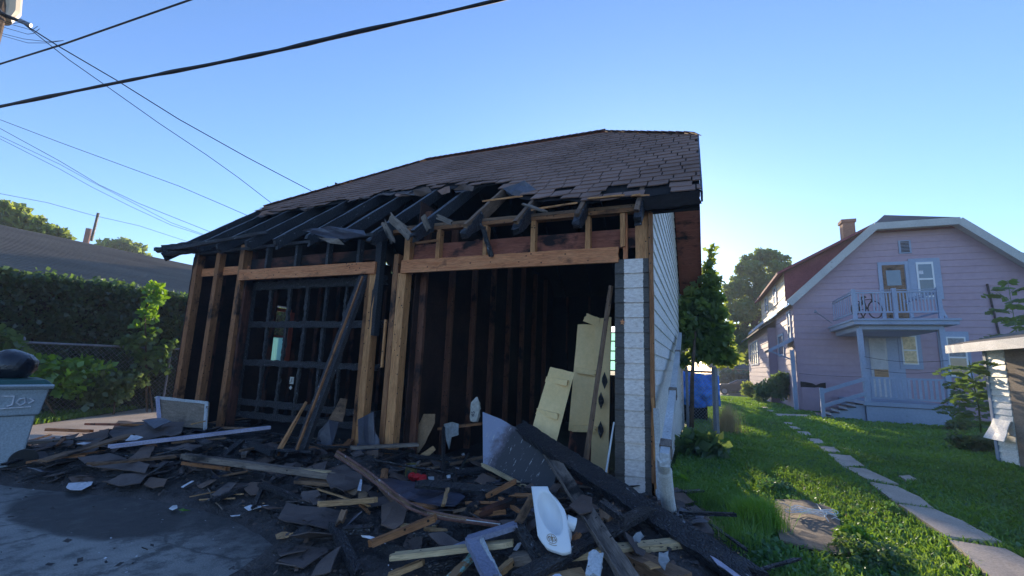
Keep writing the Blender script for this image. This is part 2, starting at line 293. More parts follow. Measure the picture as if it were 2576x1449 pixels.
def peel():                                              # white paint between bare weathered edges
    m, N, L, B = new('peeling_corner_paint'); mp = coords(N, L, rnd=False)
    g = noi(N, L, coords(N, L, (4, 1, 24), False), 5, 6); w = ramp(N, [(.3, (.04, .034, .03)), (.7, (.12, .10, .085))]); L.new(g.outputs[0], w.inputs[0])
    p = noi(N, L, coords(N, L, (3, 1, 7), False), 7, 8, .65); wp = ramp(N, [(.27, (.16, .11, .09)), (.36, (.60, .50, .44)), (.7, (.88, .79, .72))]); L.new(p.outputs[0], wp.inputs[0])
    sep = N.new('ShaderNodeSeparateXYZ'); L.new(mp.outputs[0], sep.inputs[0]); e = noi(N, L, mp, 38, 4)
    ad = N.new('ShaderNodeMath'); ad.operation = 'MULTIPLY_ADD'; L.new(e.outputs[0], ad.inputs[0]); ad.inputs[1].default_value = .022; L.new(sep.outputs[0], ad.inputs[2])
    def step(t, up):
        q = N.new('ShaderNodeMath'); q.operation = 'GREATER_THAN' if up else 'LESS_THAN'; L.new(ad.outputs[0], q.inputs[0]); q.inputs[1].default_value = t; return q.outputs[0]
    mu = N.new('ShaderNodeMath'); mu.operation = 'MULTIPLY'; L.new(step(-.272, True), mu.inputs[0]); L.new(step(-.082, False), mu.inputs[1])
    L.new(mixc(N, L, mu.outputs[0], w.outputs[0], wp.outputs[0]), B.inputs['Base Color']); B.inputs['Roughness'].default_value = .7; bumpn(N, L, B, g.outputs[0], .5, .004); return m
M['peel'] = peel()
def panel_mat():                                         # blue-grey painted panel, scorched to one side
    m, N, L, B = new('scorched_blue_panel'); mp = coords(N, L, rnd=False); sep = N.new('ShaderNodeSeparateXYZ'); L.new(mp.outputs[0], sep.inputs[0])
    e = noi(N, L, mp, 7, 8, .7); ad = N.new('ShaderNodeMath'); ad.operation = 'MULTIPLY_ADD'; L.new(e.outputs[0], ad.inputs[0]); ad.inputs[1].default_value = .42; L.new(sep.outputs[0], ad.inputs[2])
    r = ramp(N, [(.50, (.24, .255, .34)), (.60, (.12, .10, .12)), (.68, (.03, .026, .028))]); L.new(ad.outputs[0], r.inputs[0])
    s = noi(N, L, coords(N, L, (9, 1.6, 2), False), 5, 8, .7); rs = ramp(N, [(.60, (0,)*3), (.63, (1,)*3)]); L.new(s.outputs[0], rs.inputs[0])
    L.new(mixc(N, L, rs.outputs[0], r.outputs[0], (.42, .40, .38)), B.inputs['Base Color']); B.inputs['Roughness'].default_value = .45; return m
M['panel'] = panel_mat()

# ------------------------------------------------------------------ pieces
def frame(p, q, up=(0, 0, 1), twist=0):
    p = Vector(p); q = Vector(q); d = (q-p).normalized(); up = Vector(up)
    s = up.cross(d)
    if s.length < 1e-3: s = Vector((0, 1, 0)).cross(d)
    s.normalize(); u = d.cross(s); m = Matrix((d, s, u)).transposed().to_4x4(); m.translation = p
    return m @ Matrix.Rotation(twist, 4, 'X')
def plank_mesh(L_, w, t, jag=.02, wob=.003, nx=8, nw=4, bow=0, taper=1., jag0=None, pts=False):
    j0 = [random.uniform(-jag, jag) if jag0 is None else random.uniform(-jag0, jag0) for _ in range(nw+1)]; j1 = [random.uniform(-jag, jag)*1.2 for _ in range(nw+1)]
    vs = []; fs = []
    for k, zz in ((0, t/2), (1, -t/2)):
        for i in range(nx+1):
            for j in range(nw+1):
                f = i/nx; ww = w*(1-(1-taper)*f); off = j0[j]*(1-f)**3+j1[j]*f**3
                vs.append((f*L_+off+random.uniform(-wob, wob), (j/nw-.5)*ww+random.uniform(-wob, wob), zz+bow*4*f*(1-f)+random.uniform(-wob, wob)*.4))
    n = (nx+1)*(nw+1); ix = lambda k, i, j: k*n+i*(nw+1)+j
    for i in range(nx):
        for j in range(nw):
            fs.append((ix(0, i, j), ix(0, i+1, j), ix(0, i+1, j+1), ix(0, i, j+1))); fs.append((ix(1, i, j), ix(1, i, j+1), ix(1, i+1, j+1), ix(1, i+1, j)))
    for i in range(nx): fs.append((ix(0, i, 0), ix(1, i, 0), ix(1, i+1, 0), ix(0, i+1, 0))); fs.append((ix(0, i, nw), ix(0, i+1, nw), ix(1, i+1, nw), ix(1, i, nw)))
    for j in range(nw): fs.append((ix(0, 0, j), ix(0, 0, j+1), ix(1, 0, j+1), ix(1, 0, j))); fs.append((ix(0, nx, j), ix(1, nx, j), ix(1, nx, j+1), ix(0, nx, j+1)))
    me = bpy.data.meshes.new('plank'); me.from_pydata(vs, [], fs); me.update(); return me
def plank(name, p, q, w, t, m, parent=None, up=(0, 0, 1), twist=0, **k):
    p = Vector(p); q = Vector(q)
    return link(name, plank_mesh((q-p).length, w, t, **k), M[m] if isinstance(m, str) else m, parent, frame(p, q, up, twist))
def stud(name, x, y, z0, z1, w, d, m, parent, **k):      # vertical member, front left corner at x,y
    k.setdefault('jag', .004); k.setdefault('wob', .002)
    return plank(name, (x+w/2, y+d/2, z0), (x+w/2, y+d/2, z1), w, d, m, parent, up=(0, 1, 0), **k)
def sheet(name, pts, t, m, parent=None, off=None, sub=2, amp=.006):
    pts = [Vector(p) for p in pts]; c = sum(pts, Vector())/len(pts); n = Vector((0, 0, 0))
    for i in range(len(pts)): n += (pts[i]-c).cross(pts[(i+1) % len(pts)]-c)
    n.normalize()
    if off is None: off = -n*t if n.z > 0 else n*t
    bm = bmesh.new(); a = [bm.verts.new(p-c) for p in pts]; f = bm.faces.new(a)
    bmesh.ops.triangulate(bm, faces=[f])
    if sub: bmesh.ops.subdivide_edges(bm, edges=bm.edges[:], cuts=sub, use_grid_fill=True)
    for v in bm.verts: v.co += n*amp*noise.noise(v.co*7+c)*2
    top = bm.faces[:]; g = bmesh.ops.extrude_face_region(bm, geom=top)
    bmesh.ops.translate(bm, verts=[v for v in g['geom'] if isinstance(v, bmesh.types.BMVert)], vec=off)
    bmesh.ops.recalc_face_normals(bm, faces=bm.faces); me = bpy.data.meshes.new(name); bm.to_mesh(me); bm.free()
    return link(name, me, M[m] if isinstance(m, str) else m, parent, Matrix.Translation(c))
def lap(rows, axis, sign, at, m, name, parent, out=.014):   # lapped boards: rows of (z0, z1, a0, a1, b0, b1)
    mb = MB()
    for z0, z1, a0, a1, b0, b1 in rows:                  # a = horizontal span at z0, b = at z1
        j = random.uniform(-.002, .002)
        def pt(h, z, o): return (h, at+sign*o, z) if axis == 'y' else (at+sign*o, h, z)
        mb.add([pt(a0, z0, out+j), pt(a1, z0, out+j), pt(b1, z1, .002), pt(b0, z1, .002), pt(a0, z0, -.006), pt(a1, z0, -.006), pt(b1, z1, -.006), pt(b0, z1, -.006)],
               [(0, 1, 2, 3), (4, 7, 6, 5), (0, 4, 5, 1), (1, 5, 6, 2), (3, 2, 6, 7), (0, 3, 7, 4)])
    return mb.build(name, m, parent)
def leaves(name, P, size, m, parent=None, up=.3, asp=1.7, mw=None):
    P = np.asarray(P, float); n = len(P); s = size*np.random.uniform(.6, 1.35, (n, 1))
    d = np.random.normal(size=(n, 3)); d /= np.linalg.norm(d, axis=1)[:, None]
    nn = np.random.normal(size=(n, 3)); nn[:, 2] += up*3; b = np.cross(nn, d); b /= np.linalg.norm(b, axis=1)[:, None]+1e-9
    u = np.cross(d, b); V = np.empty((n, 4, 3)); V[:, 0] = P; V[:, 1] = P+d*s*.5+b*s/asp*.5+u*s*.08; V[:, 2] = P+d*s-u*s*.1; V[:, 3] = P+d*s*.5-b*s/asp*.5+u*s*.08
    return quads(name, V, m, parent, mw)
def quads(name, V, m, parent=None, mw=None):
    n = len(V); me = bpy.data.meshes.new(name); me.vertices.add(n*4); me.vertices.foreach_set('co', V.reshape(-1)); me.loops.add(n*4); me.loops.foreach_set('vertex_index', np.arange(n*4))
    me.polygons.add(n); me.polygons.foreach_set('loop_start', np.arange(n)*4); me.update(calc_edges=True); me.validate()
    return link(name, me, m, parent, mw)
def clumps(cs, k, f=.38):
    out = []
    for c in cs:
        for _ in range(k):
            d = np.random.normal(size=3); d /= np.linalg.norm(d); r = c[3]*random.random()**.5*.85; out.append((c[0]+d[0]*r, c[1]+d[1]*r, c[2]+d[2]*r*.8, c[3]*f*random.uniform(.6, 1.25)))
    return out
def blobs(cs, n):                                        # points through the shells of clumps (centre, radius)
    out = []; w = np.array([c[3]**2 for c in cs]); w /= w.sum()
    for c, k in zip(cs, np.random.multinomial(n, w)):
        d = np.random.normal(size=(k, 3)); d /= np.linalg.norm(d, axis=1)[:, None]; r = c[3]*np.random.uniform(.25, 1, (k, 1))**.45
        d[:, 2] *= .75; out.append(np.array(c[:3])+d*r)
    return np.concatenate(out)
def rail_text(txt, size, mw, m, parent, name='lettering'):
    cu_ = bpy.data.curves.new(name, 'FONT'); cu_.body = txt; cu_.size = size; cu_.extrude = .0015; cu_.align_x = 'CENTER'; cu_.align_y = 'CENTER'
    t = bpy.data.objects.new('t', cu_); COL.objects.link(t); dg = bpy.context.evaluated_depsgraph_get(); me = bpy.data.meshes.new_from_object(t.evaluated_get(dg)); bpy.data.objects.remove(t)
    return link(name, me, m, parent, mw)

# ================================================================== the ground
def grid(name, x0, x1, y0, y1, nx, ny, zf, m):
    vs = []; fs = []
    for j in range(ny+1):
        for i in range(nx+1):
            x = x0+(x1-x0)*i/nx; y = y0+(y1-y0)*j/ny; vs.append((x, y, zf(x, y)))
    for j in range(ny):
        for i in range(nx): a = j*(nx+1)+i; fs.append((a, a+1, a+nx+2, a+nx+1))
    me = bpy.data.meshes.new(name); me.from_pydata(vs, [], fs); me.update(); return link(name, me, M[m])
def GZ(x, y): return -.7*sstep(16, 44, y) if y > 0 else 0
tag(grid('ground', -400, 400, -150, 600, 200, 188, lambda x, y: GZ(x, y)-.03-.0*x, 'soil'), kind='structure')
tag(grid('asphalt_alley', -30, 12, -14, .0, 60, 30, lambda x, y: -.016, 'asphalt'), kind='structure')
def lawn_edge(y): return .42+.30*sstep(-.3, -2.2, y)*(0)+max(0, -.5-y)*.55
def lawnz(x, y): return GZ(x, y)+.03*noise.noise(Vector((x*.8, y*.8, 0)))+.012*noise.noise(Vector((x*4, y*4, 0)))-.004
mb = MB(); nx, ny = 60, 110; vs = []; fs = []
for j in range(ny+1):
    y = -3.2+(j/ny)**1.6*50
    for i in range(nx+1):
        e = .02 if y > -.3 else lawn_edge(y)
        x = e+(16-e)*(i/nx)**1.4; vs.append((x, y, lawnz(x, y)))
for j in range(ny):
    for i in range(nx): a = j*(nx+1)+i; fs.append((a, a+1, a+nx+2, a+nx+1))
me = bpy.data.meshes.new('lawn'); me.from_pydata(vs, [], fs); me.update(); tag(link('lawn', me, M['soil']), kind='structure')
# left side verge and concrete apron
def polyflat(name, pts, z, m, kind='structure'):
    mb = MB(); mb.add([(p[0], p[1], z) for p in pts], [tuple(range(len(pts)))]); o = mb.build(name, M[m]); return tag(o, kind=kind)
polyflat('verge', [(-16, -8), (-10.9, -8), (-9.75, -.9), hz((105, 1066))[:2], hz((400, 1021))[:2], (-13, 12), (-16, 12)], .006, 'soil')
polyflat('concrete_apron', [(-9.7, -2.0), (-7.6, -1.5), (-7.3, .05), (-7.35, 9), (-12.95, 12), hz((400, 1021))[:2], hz((105, 1066))[:2]], -.004, 'conc')
# rubble heap
def heapz(x, y):
    h = H(x, y)
    return -.018*(1-min(1, h/.02))+h+(.025*noise.noise(Vector((x*14, y*14, 5)))+.012*noise.noise(Vector((x*33, y*33, 8))))*min(1, h*12)-.012
o = grid('rubble_heap', -8.2, 1.2, -3.2, 1.4, 300, 150, heapz, 'ash')
bm = bmesh.new(); bm.from_mesh(o.data); bmesh.ops.delete(bm, geom=[f for f in bm.faces if max(v.co.z for v in f.verts) < -.0285], context='FACES'); bm.to_mesh(o.data); bm.free()
tag(o, 'black ash and soot rubble heap spread in front of the burnt garage', 'rubble', kind='stuff')
polyflat('garage_floor', [(-7.24, .02), (-.03, .02), (-.03, 6.05), (-7.24, 6.05)], .012, 'floor')

# stepping-stone path: each slab of the path
sl_ = [[(1225, 560), (1380, 575), (1478, 648), (1330, 650)], [(1335, 658), (1490, 672), (1715, 780), (1500, 748)], [(1500, 758), (1710, 797), (1860, 870), (1958, 950), (1690, 905)],
       [(1715, 925), (1960, 957), (2150, 1040), (2430, 1195), (2040, 1150)], [(2065, 1175), (2450, 1240), (2640, 1340), (2700, 1480), (2400, 1480)], [(1160, 505), (1270, 515), (1315, 552), (1205, 545)],
       [(1080, 450), (1170, 455), (1215, 490), (1130, 486)], [(1010, 400), (1090, 405), (1118, 431), (1052, 428)], [(955, 364), (1020, 371), (1042, 387), (985, 384)], [(922, 336), (980, 339), (988, 352), (940, 351)],
       [(860, 275), (1098, 283), (1112, 297), (872, 293)], [(1715, 718), (1790, 715), (1840, 742), (1770, 752)], [(800, 250), (850, 252), (858, 261), (812, 259)], [(765, 226), (805, 228), (815, 236), (775, 235)]]
stx = ['grey concrete path slab in the middle of the row, just above the pair of widest slabs', 'long grey path slab with a warm sunlit left edge', 'broad grey path slab left of the bright weeds, above the longest slab', 'longest grey concrete slab of the garden path',
       'nearest grey path slab, cut off by the bottom right corner', 'small path slab sixth from the near end', 'small path slab seventh from the near end', 'small path slab eighth from the near end', 'tiny path slab ninth from the near end', 'tiny path slab just below the long slab at the porch steps',
       'long narrow concrete slab at the foot of the porch steps', 'half overgrown slab fragment right of the path', 'small far slab beyond the porch-step slab', 'farthest small slab of the path near the bushes']
STONES = []
for q, lb in zip(sl_, stx):
    ps = [hz(zK(*p), 0) for p in q]; cc_ = sum(ps, Vector())/len(ps); ps = [cc_+(p-cc_)*1.0 for p in ps]; STONES.append([(p.x, p.y) for p in ps])
    c = sum(ps, Vector())/len(ps); z = lawnz(c.x, c.y)
    o = sheet('path_slab', [Vector((p.x, p.y, max(z, 0)+.048)) for p in ps], .08, 'conc', sub=2, amp=.004)
    tag(o, lb, 'paving slab', 'slabs of the garden path')
PLY = [hz(zK(*p), .0) for p in [(862, 882), (1090, 905), (1250, 960), (1310, 1050), (1335, 1180), (1378, 1288), (1200, 1250), (900, 1190), (858, 1050)]]
o = sheet('plywood_sheet', [Vector((p.x, p.y, .05+.01*(i % 2))) for i, p in enumerate(PLY)], .015, 'ply', sub=3, amp=.01)
tag(o, 'warped brown plywood sheet lying in the grass, partly sunlit', 'plywood')
# white cable tangle
cl = MB(); c0 = hz(zK(1070, 950), .08)
for k in range(5):
    pts = []; a, b = random.uniform(.12, .24), random.uniform(.02, .05); ph0 = random.uniform(0, 6)
    for i in range(26):
        t = i/25*2*pi*1.15+ph0; pts.append(c0+Vector((a*cos(t)+.02*k, b*sin(t)+a*.05*cos(t), .012*sin(3*t)+.01*k)))
    cl.tube(pts, .0035, 5)
for a, b in (((860, 875), (1000, 925)), ((1250, 990), (1310, 1000)), ((1150, 890), (1230, 1010)), ((1200, 960), (1290, 975))):
    cl.tube([hz(zK(*a), .09), (hz(zK(*a), .09)+hz(zK(*b), .09))/2+Vector((0, .02, .01)), hz(zK(*b), .09)], .0035, 5)
tag(cl.build('cable_tangle', M['plastic'], smooth=True), 'tangle of thin white cable lying on the plywood sheet', 'cable')

def inpoly(x, y, P):
    c = False; n = len(P)
    for i in range(n):
        x1, y1 = P[i][0], P[i][1]; x2, y2 = P[(i+1) % n][0], P[(i+1) % n][1]
        if (y1 > y) != (y2 > y) and x < (x2-x1)*(y-y1)/(y2-y1)+x1: c = not c
    return c
AV = STONES+[[(p.x, p.y) for p in PLY]]
def free(x, y): return not any(inpoly(x, y, P) for P in AV)
def blades(name, pts, h, w, m, lean=.5):
    P = np.array(pts); n = len(P); a = np.random.uniform(0, 2*pi, n); b = np.random.uniform(0, 2*pi, n); hh = h*np.random.uniform(.5, 1.4, n); le = np.abs(np.random.normal(0, lean, n))
    ww = w if np.ndim(w) else np.full(n, w)
    t = np.stack([np.cos(a), np.sin(a), 0*a], 1)*ww[:, None]/2; d = np.stack([np.cos(b)*le*hh, np.sin(b)*le*hh, hh], 1)
    mid = P+d*.6*np.array([.65, .65, 1.2]); V = np.empty((2*n, 4, 3)); V[:n, 0] = P-t; V[:n, 1] = P+t; V[:n, 2] = mid+t*.75; V[:n, 3] = mid-t*.75
    V[n:, 0] = mid-t*.75; V[n:, 1] = mid+t*.75; V[n:, 2] = P+d+t*.1; V[n:, 3] = P+d-t*.1
    return quads(name, V, m)
# grass, denser near the camera
def scatter(n, x0, x1, y0, y1, pw_, ok):
    out = []
    while len(out) < n:
        y = y0+(y1-y0)*random.random()**pw_; x = x0+(x1-x0)*random.random()
        if ok(x, y): out.append((x, y, lawnz(x, y)))
    return out
okl = lambda x, y: x > (.06 if y > -.3 else lawn_edge(y)+.04*noise.noise(Vector((x*3, y*3, 0)))) and x < (y+4.7)*.75+1.2 and free(x, y) and not (y > 12.3 and x > 4.9 and x < 8) and not (y > 15.2 and x > 3.7)
def dry(x, y): return noise.noise(Vector((x*.9+5, y*.9, 2)))
A_ = scatter(95000, 0, 6, -2.6, 6, 1.15, okl); Bf = scatter(70000, 0, 14, 4, 34, 1.7, okl)
gm = [p for p in A_]; wn = np.array([.008+.0022*max(0, p[1]+3) for p in gm])
tag(blades('lawn_grass', gm, .055, wn, M['grass'], .8), 'short green lawn grass beside the garage and around the path', 'grass', kind='stuff')
wf = np.array([.022+.003*p[1] for p in Bf])
tag(blades('far_lawn_grass', Bf, .07, wf, M['grass'], .7), 'green grass strip running back between the garage and the pink house', 'grass', kind='stuff')
cv = [p for p in scatter(42000, 0, 7, -2.6, 9, 1.3, okl) if noise.noise(Vector((p[0]*1.1, p[1]*1.1, 9))) > -.12]
cvp = np.array(cv); cvp[:, 2] += np.random.uniform(.01, .05, len(cvp))
tag(leaves('ground_cover', cvp, .035, M['clover'], up=.9, asp=1.1), 'low round-leaved weeds spread through the lawn', 'weeds', kind='stuff')
st = [p for p in scatter(5000, 1.2, 6, -2, 5, 1.2, okl) if dry(p[0], p[1]) > .1]
tag(blades('dry_grass', st, .05, .007, M['strawg'], 1.5), 'patches of dry straw-coloured grass by the path', 'grass', kind='stuff')
# verge grass on the left
vg = []
VP_ = [(-12.4, -3), (-9.75, -.9), tuple(hz((105, 1066))[:2]), tuple(hz((400, 1021))[:2]), (-13.4, 9)]
while len(vg) < 16000:
    x, y = random.uniform(-14, -9), random.uniform(-3, 9)
    if inpoly(x, y, VP_): vg.append((x, y, .0))
tag(blades('verge_grass', vg, .08, .02, M['grass'], .6), 'strip of green grass at the foot of the hedge fence on the left', 'grass', kind='stuff')
def tuft(c, n, h, r, m, name, label, lean=.5, w=.008):
    P = [(c[0]+random.gauss(0, r), c[1]+random.gauss(0, r), lawnz(c[0], c[1])) for _ in range(n)]
    tag(blades(name, P, h, w, M[m], lean), label, 'grass')
tuft(hz(zK(740, 1080)), 3600, .19, .075, 'brightg', 'grass_tuft', 'tall bright green grass tuft left of the plywood, caught by the sun', .45, .0045)
tuft(hz(zK(620, 1190)), 500, .16, .10, 'grass', 'grass_tuft', 'dark green grass tuft left of the bright tuft', .5, .004)
tuft(hz(zK(300, 900)), 900, .18, .16, 'grass', 'grass_tuft', 'long green grass tuft beside the white drain pipe', .6, .004)
tuft(hz(zK(320, 1110)), 350, .12, .10, 'strawg', 'grass_tuft', 'withered straw tuft near the end of the yellow board', 1.0)
tuft(hz(zK(540, 410)), 700, .50, .12, 'strawg', 'grass_tuft', 'tall feathery dry grass beside the chain-link gate post', .3, .006)
def weedplant(c, n, r, h, ls, m, label, name='weed_plant'):
    z = lawnz(c[0], c[1]) if c[0] > 0 else 0
    n = int(n*1.3); P = blobs([(c[0]+random.gauss(0, r*.4), c[1]+random.gauss(0, r*.4), z+h*random.uniform(.3, .8), r*.55) for _ in range(6)], n)
    P[:, 2] = np.maximum(P[:, 2], z+.02)
    e = empty(name, (c[0], c[1], z), label, 'plant'); leaves('foliage', P, ls, M[m], e, up=.7, asp=1.25)
    mb = MB()
    for k in range(5):
        a = random.uniform(0, 6.28); mb.tube([(c[0], c[1], z), (c[0]+r*.3*cos(a), c[1]+r*.3*sin(a), z+h*.5), (c[0]+r*.6*cos(a), c[1]+r*.6*sin(a), z+h*.8)], .004, 4)
    mb.build('stem', M['weed'], e)
weedplant(hz(zK(1440, 1170)), 900, .14, .15, .035, 'brightg', 'bushy bright green weed at the right edge of the plywood')
weedplant(hz(zK(1600, 1350)), 900, .24, .10, .035, 'weed', 'leafy weed clump at the bottom edge below the plywood')
weedplant(hz(zK(800, 1300)), 600, .18, .08, .035, 'clover', 'leafy green weed clump at the bottom edge, left of the plywood')
weedplant(hz(zK(300, 560)), 260, .38, .30, .17, 'dkleaf', 'broad-leaved burdock sprawling against the white side wall')
weedplant(hz(zK(200, 800)), 300, .10, .16, .05, 'brightg', 'small yellow-green weed beside the white drain pipe')
weedplant(hz(zK(900, 800)), 500, .22, .07, .04, 'clover', 'low green weed patch just beyond the plywood')
weedplant(hz(zK(1640, 930)), 260, .14, .06, .035, 'clover', 'low weeds left of the broad path slab')

# ================================================================== the burnt garage
G = empty('burned_garage', (0, 0, 0), 'burnt two-bay wooden garage with torn shingle roof, open charred front and white side wall', 'garage')
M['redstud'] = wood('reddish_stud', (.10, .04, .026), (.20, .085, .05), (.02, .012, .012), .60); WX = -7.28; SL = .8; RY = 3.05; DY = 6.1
def rz(y): return 3.13+SL*y
xat = lambda p, y=0: hy(p, y).x
# studs of the front wall: (zoom px left edge, right edge) at one height
def fs(pl, pr, z0, z1, m, d=.12, y=0, name='stud'):
    a = xat(pl, y); b = xat(pr, y); return stud(name, a, y, z0, z1, b-a, d, m, G)
fs(z3(112, 800), z3(140, 800), 0, 2.95, 'stud', .11, name='corner_post')
fs(z3(268, 800), z3(296, 800), 0, 2.95, 'stud', .10)
fs(z3(425, 900), z3(456, 900), 0, 2.98, 'stud', .14)
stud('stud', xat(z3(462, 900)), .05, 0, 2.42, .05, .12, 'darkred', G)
fs(z3(1352, 1100), z3(1375, 1100), 0, 2.42, 'stud', .05)
fs(z3(1377, 1100), z3(1422, 1100), 0, 2.42, 'fresh', .13)
fs(z3(1450, 600), z3(1490, 600), 1.6, 2.98, 'char', .1)
fs(z3(1545, 1100), z3(1580, 1100), 0, 2.66, 'stud', .11)
fs(z3(1592, 1000), z3(1650, 1000), 0, 2.40, 'fresh', .13)
fs(z3(1655, 600), z3(1695, 600), 2.40, 2.98, 'fresh', .11)
fs(z3(1520, 1000), z3(1532, 1000), 1.2, 1.8, 'fresh', .03, -.02)
# right bay front
plank('header', (xat((1013, 670)), -.01, 2.48), (-.34, -.01, 2.48), .165, .05, 'header', G, up=(0, -1, 0), jag=.004)
plank('header', (-6.08, -.01, 2.49), (-3.50, -.01, 2.49), .16, .05, 'header', G, up=(0, -1, 0), jag=.004)
plank('inner_header_board', (-3.0, .10, 2.68), (-.02, .10, 2.68), .21, .03, 'redwood', G, up=(0, -1, 0))
plank('inner_header_board', (-7.2, .10, 2.60), (-6.05, .10, 2.60), .13, .03, 'header', G, up=(0, -1, 0))
plank('inner_header_board', (-6.0, .10, 2.68), (-3.5, .10, 2.70), .15, .03, 'darkred', G, up=(0, -1, 0))
plank('top_plate', (-3.35, .045, 2.965), (-.02, .045, 2.965), .10, .045, 'stud', G, jag=.03)
plank('top_plate', (-3.1, .05, 3.01), (-.02, .05, 3.01), .10, .035, 'brownw', G, jag=.03)
plank('top_plate', (-7.2, .045, 2.90), (-3.4, .045, 2.96), .10, .045, 'char2', G, jag=.03)
for px in (1560, 1472, 1335, 1215, 1098): stud('cripple_stud', xat((px, 600)), -.0, 2.57, 2.94, .052, .09, 'fresh' if px > 1000 else 'stud', G)
for x in (-5.6, -5.0, -4.4, -3.85): stud('cripple_stud', x, .0, 2.58, 2.9, .045, .08, 'char2', G)
stud('cripple_stud', -.17, .01, 2.40, 2.98, .13, .05, 'fresh', G); stud('cripple_stud', -.30, .03, 2.44, 2.98, .045, .05, 'header', G)
# corner pillar with peeling lap siding
rows = []
n = 16
for i in range(n):
    z0 = -.02+i*.153; rows.append((z0, z0+.152, -.378, -.035, -.378, -.035))
o = lap(rows, 'y', -1, -.005, M['peel'], 'pillar_siding', G, .016)
plank('pillar_frame', (-.20, .06, 0), (-.20, .06, 2.43), .33, .10, 'brownw', G, up=(0, 1, 0), jag=.003)
plank('corner_trim', (-.012, -.012, .25), (-.012, -.012, 2.98), .04, .05, 'stud', G, up=(0, 1, 0), jag=.01)
# side wall: white lap siding following the gable
rows = []; z = .10; ex = .150
def span(z):
    if z <= 3.02: return (.02, DY)
    y = (z-3.02)/SL; return (max(.02, y-.02), DY-y)
while z < 4.9:
    a = span(z); b = span(z+ex)
    if b[1]-b[0] < .3: break
    rows.append((z, z+ex+.004, a[0], a[1], b[0], b[1])); z += ex
lap(rows, 'x', 1, .002, M['white'], 'side_siding', G, .016)
plank('corner_board', (.012, DY-.01, 0.05), (.012, DY-.01, 3.0), .08, .05, 'trim', G, up=(0, 1, 0))
mb = MB(); mb.box((-.07, .02, -.02), (-.012, DY, .10)); mb.build('foundation', M['conc'], G)
# inner skins: walls
def boards(name, axis, at, a0, a1, z0, z1, m, holes=(), top=None):
    mb = MB(); z = z0
    while z < z1:
        h = min(.19, z1-z); spans = [(a0, a1)]
        if top: lo, hi = top(z+h); spans = [(max(a0, lo), min(a1, hi))]
        for (h0, h1, hz0, hz1) in holes:
            if z+h > hz0+.01 and z < hz1-.01:
                ns = []
                for s0, s1 in spans: ns += [(s0, h0), (h1, s1)] if s0 < h0 and h1 < s1 else [(s0, s1)]
                spans = ns
        for s0, s1 in spans:
            if s1-s0 < .02: continue
            o2 = .006*((round(z/.19)) % 2)
            if axis == 'x': mb.box((at+o2, s0, z-.004), (at+o2+.018, s1, z+h+.004))
            else: mb.box((s0, at+o2, z-.004), (s1, at+o2+.018, z+h+.004))
        z += h
    return mb.build(name, M[m], G)
gt = lambda z: ((max(0, (z-3.02)/SL)), DY-max(0, (z-3.02)/SL))
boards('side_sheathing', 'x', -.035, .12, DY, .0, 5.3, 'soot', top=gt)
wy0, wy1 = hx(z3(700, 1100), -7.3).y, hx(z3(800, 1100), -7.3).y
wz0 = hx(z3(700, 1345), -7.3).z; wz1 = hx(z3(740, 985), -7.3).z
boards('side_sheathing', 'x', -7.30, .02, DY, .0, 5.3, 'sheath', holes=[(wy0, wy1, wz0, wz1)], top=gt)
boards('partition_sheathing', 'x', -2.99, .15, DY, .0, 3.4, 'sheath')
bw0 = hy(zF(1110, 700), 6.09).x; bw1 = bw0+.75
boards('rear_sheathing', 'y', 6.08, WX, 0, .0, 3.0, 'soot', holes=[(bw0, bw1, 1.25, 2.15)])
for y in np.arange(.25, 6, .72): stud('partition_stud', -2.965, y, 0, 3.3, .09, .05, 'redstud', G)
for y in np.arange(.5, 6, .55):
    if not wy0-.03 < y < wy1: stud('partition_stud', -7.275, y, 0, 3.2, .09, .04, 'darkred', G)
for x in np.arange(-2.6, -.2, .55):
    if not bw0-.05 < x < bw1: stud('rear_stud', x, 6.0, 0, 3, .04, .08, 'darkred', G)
# side window of the left bay
wf_ = MB(); 
for a, b in (((wy0-.06, wz0-.06), (wy1+.06, wz0)), ((wy0-.06, wz1), (wy1+.06, wz1+.06))): wf_.box((-7.32, a[0], a[1]), (-7.24, b[0], b[1]))
wf_.box((-7.32, wy1, wz0), (-7.20, wy1+.10, wz1)); wf_.box((-7.32, wy0-.06, wz0), (-7.24, wy0, wz1)); zm = wz0+(wz1-wz0)*.47
wf_.box((-7.31, wy0, zm), (-7.26, wy1, zm+.04))
M['redframe'] = surf('red_window_frame', (.28, .05, .03), (.42, .10, .05), 6, ro=.6); wwin = wf_.build('window', M['redframe'], G)
fm, N_, L_, B_ = new('frosted_pane'); N_.remove(B_); tl = N_.new('ShaderNodeBsdfTranslucent'); tl.inputs[0].default_value = (.50, .78, .74, 1); L_.new(tl.outputs[0], [n for n in N_ if n.type == 'OUTPUT_MATERIAL'][0].inputs[0])
mb = MB(); mb.box((-7.30, wy0, wz0), (-7.294, wy1, zm)); mb.build('pane', fm, wwin)
mb = MB()
for z in (1.25, 1.48, 1.70, 1.93, 2.13): mb.box((bw0, 6.06, z-.012), (bw1, 6.10, z+.012))
for x in (bw0, bw0+.25, bw0+.5, bw1): mb.box((x-.015, 6.055, 1.25), (x+.015, 6.095, 2.15))
rwf = mb.build('rear_window_frame', M['soot'], G); mb = MB(); mb.box((bw0+.01, 6.088, 1.26), (bw1-.01, 6.092, 2.14)); mb.build('pane', fm, rwf)
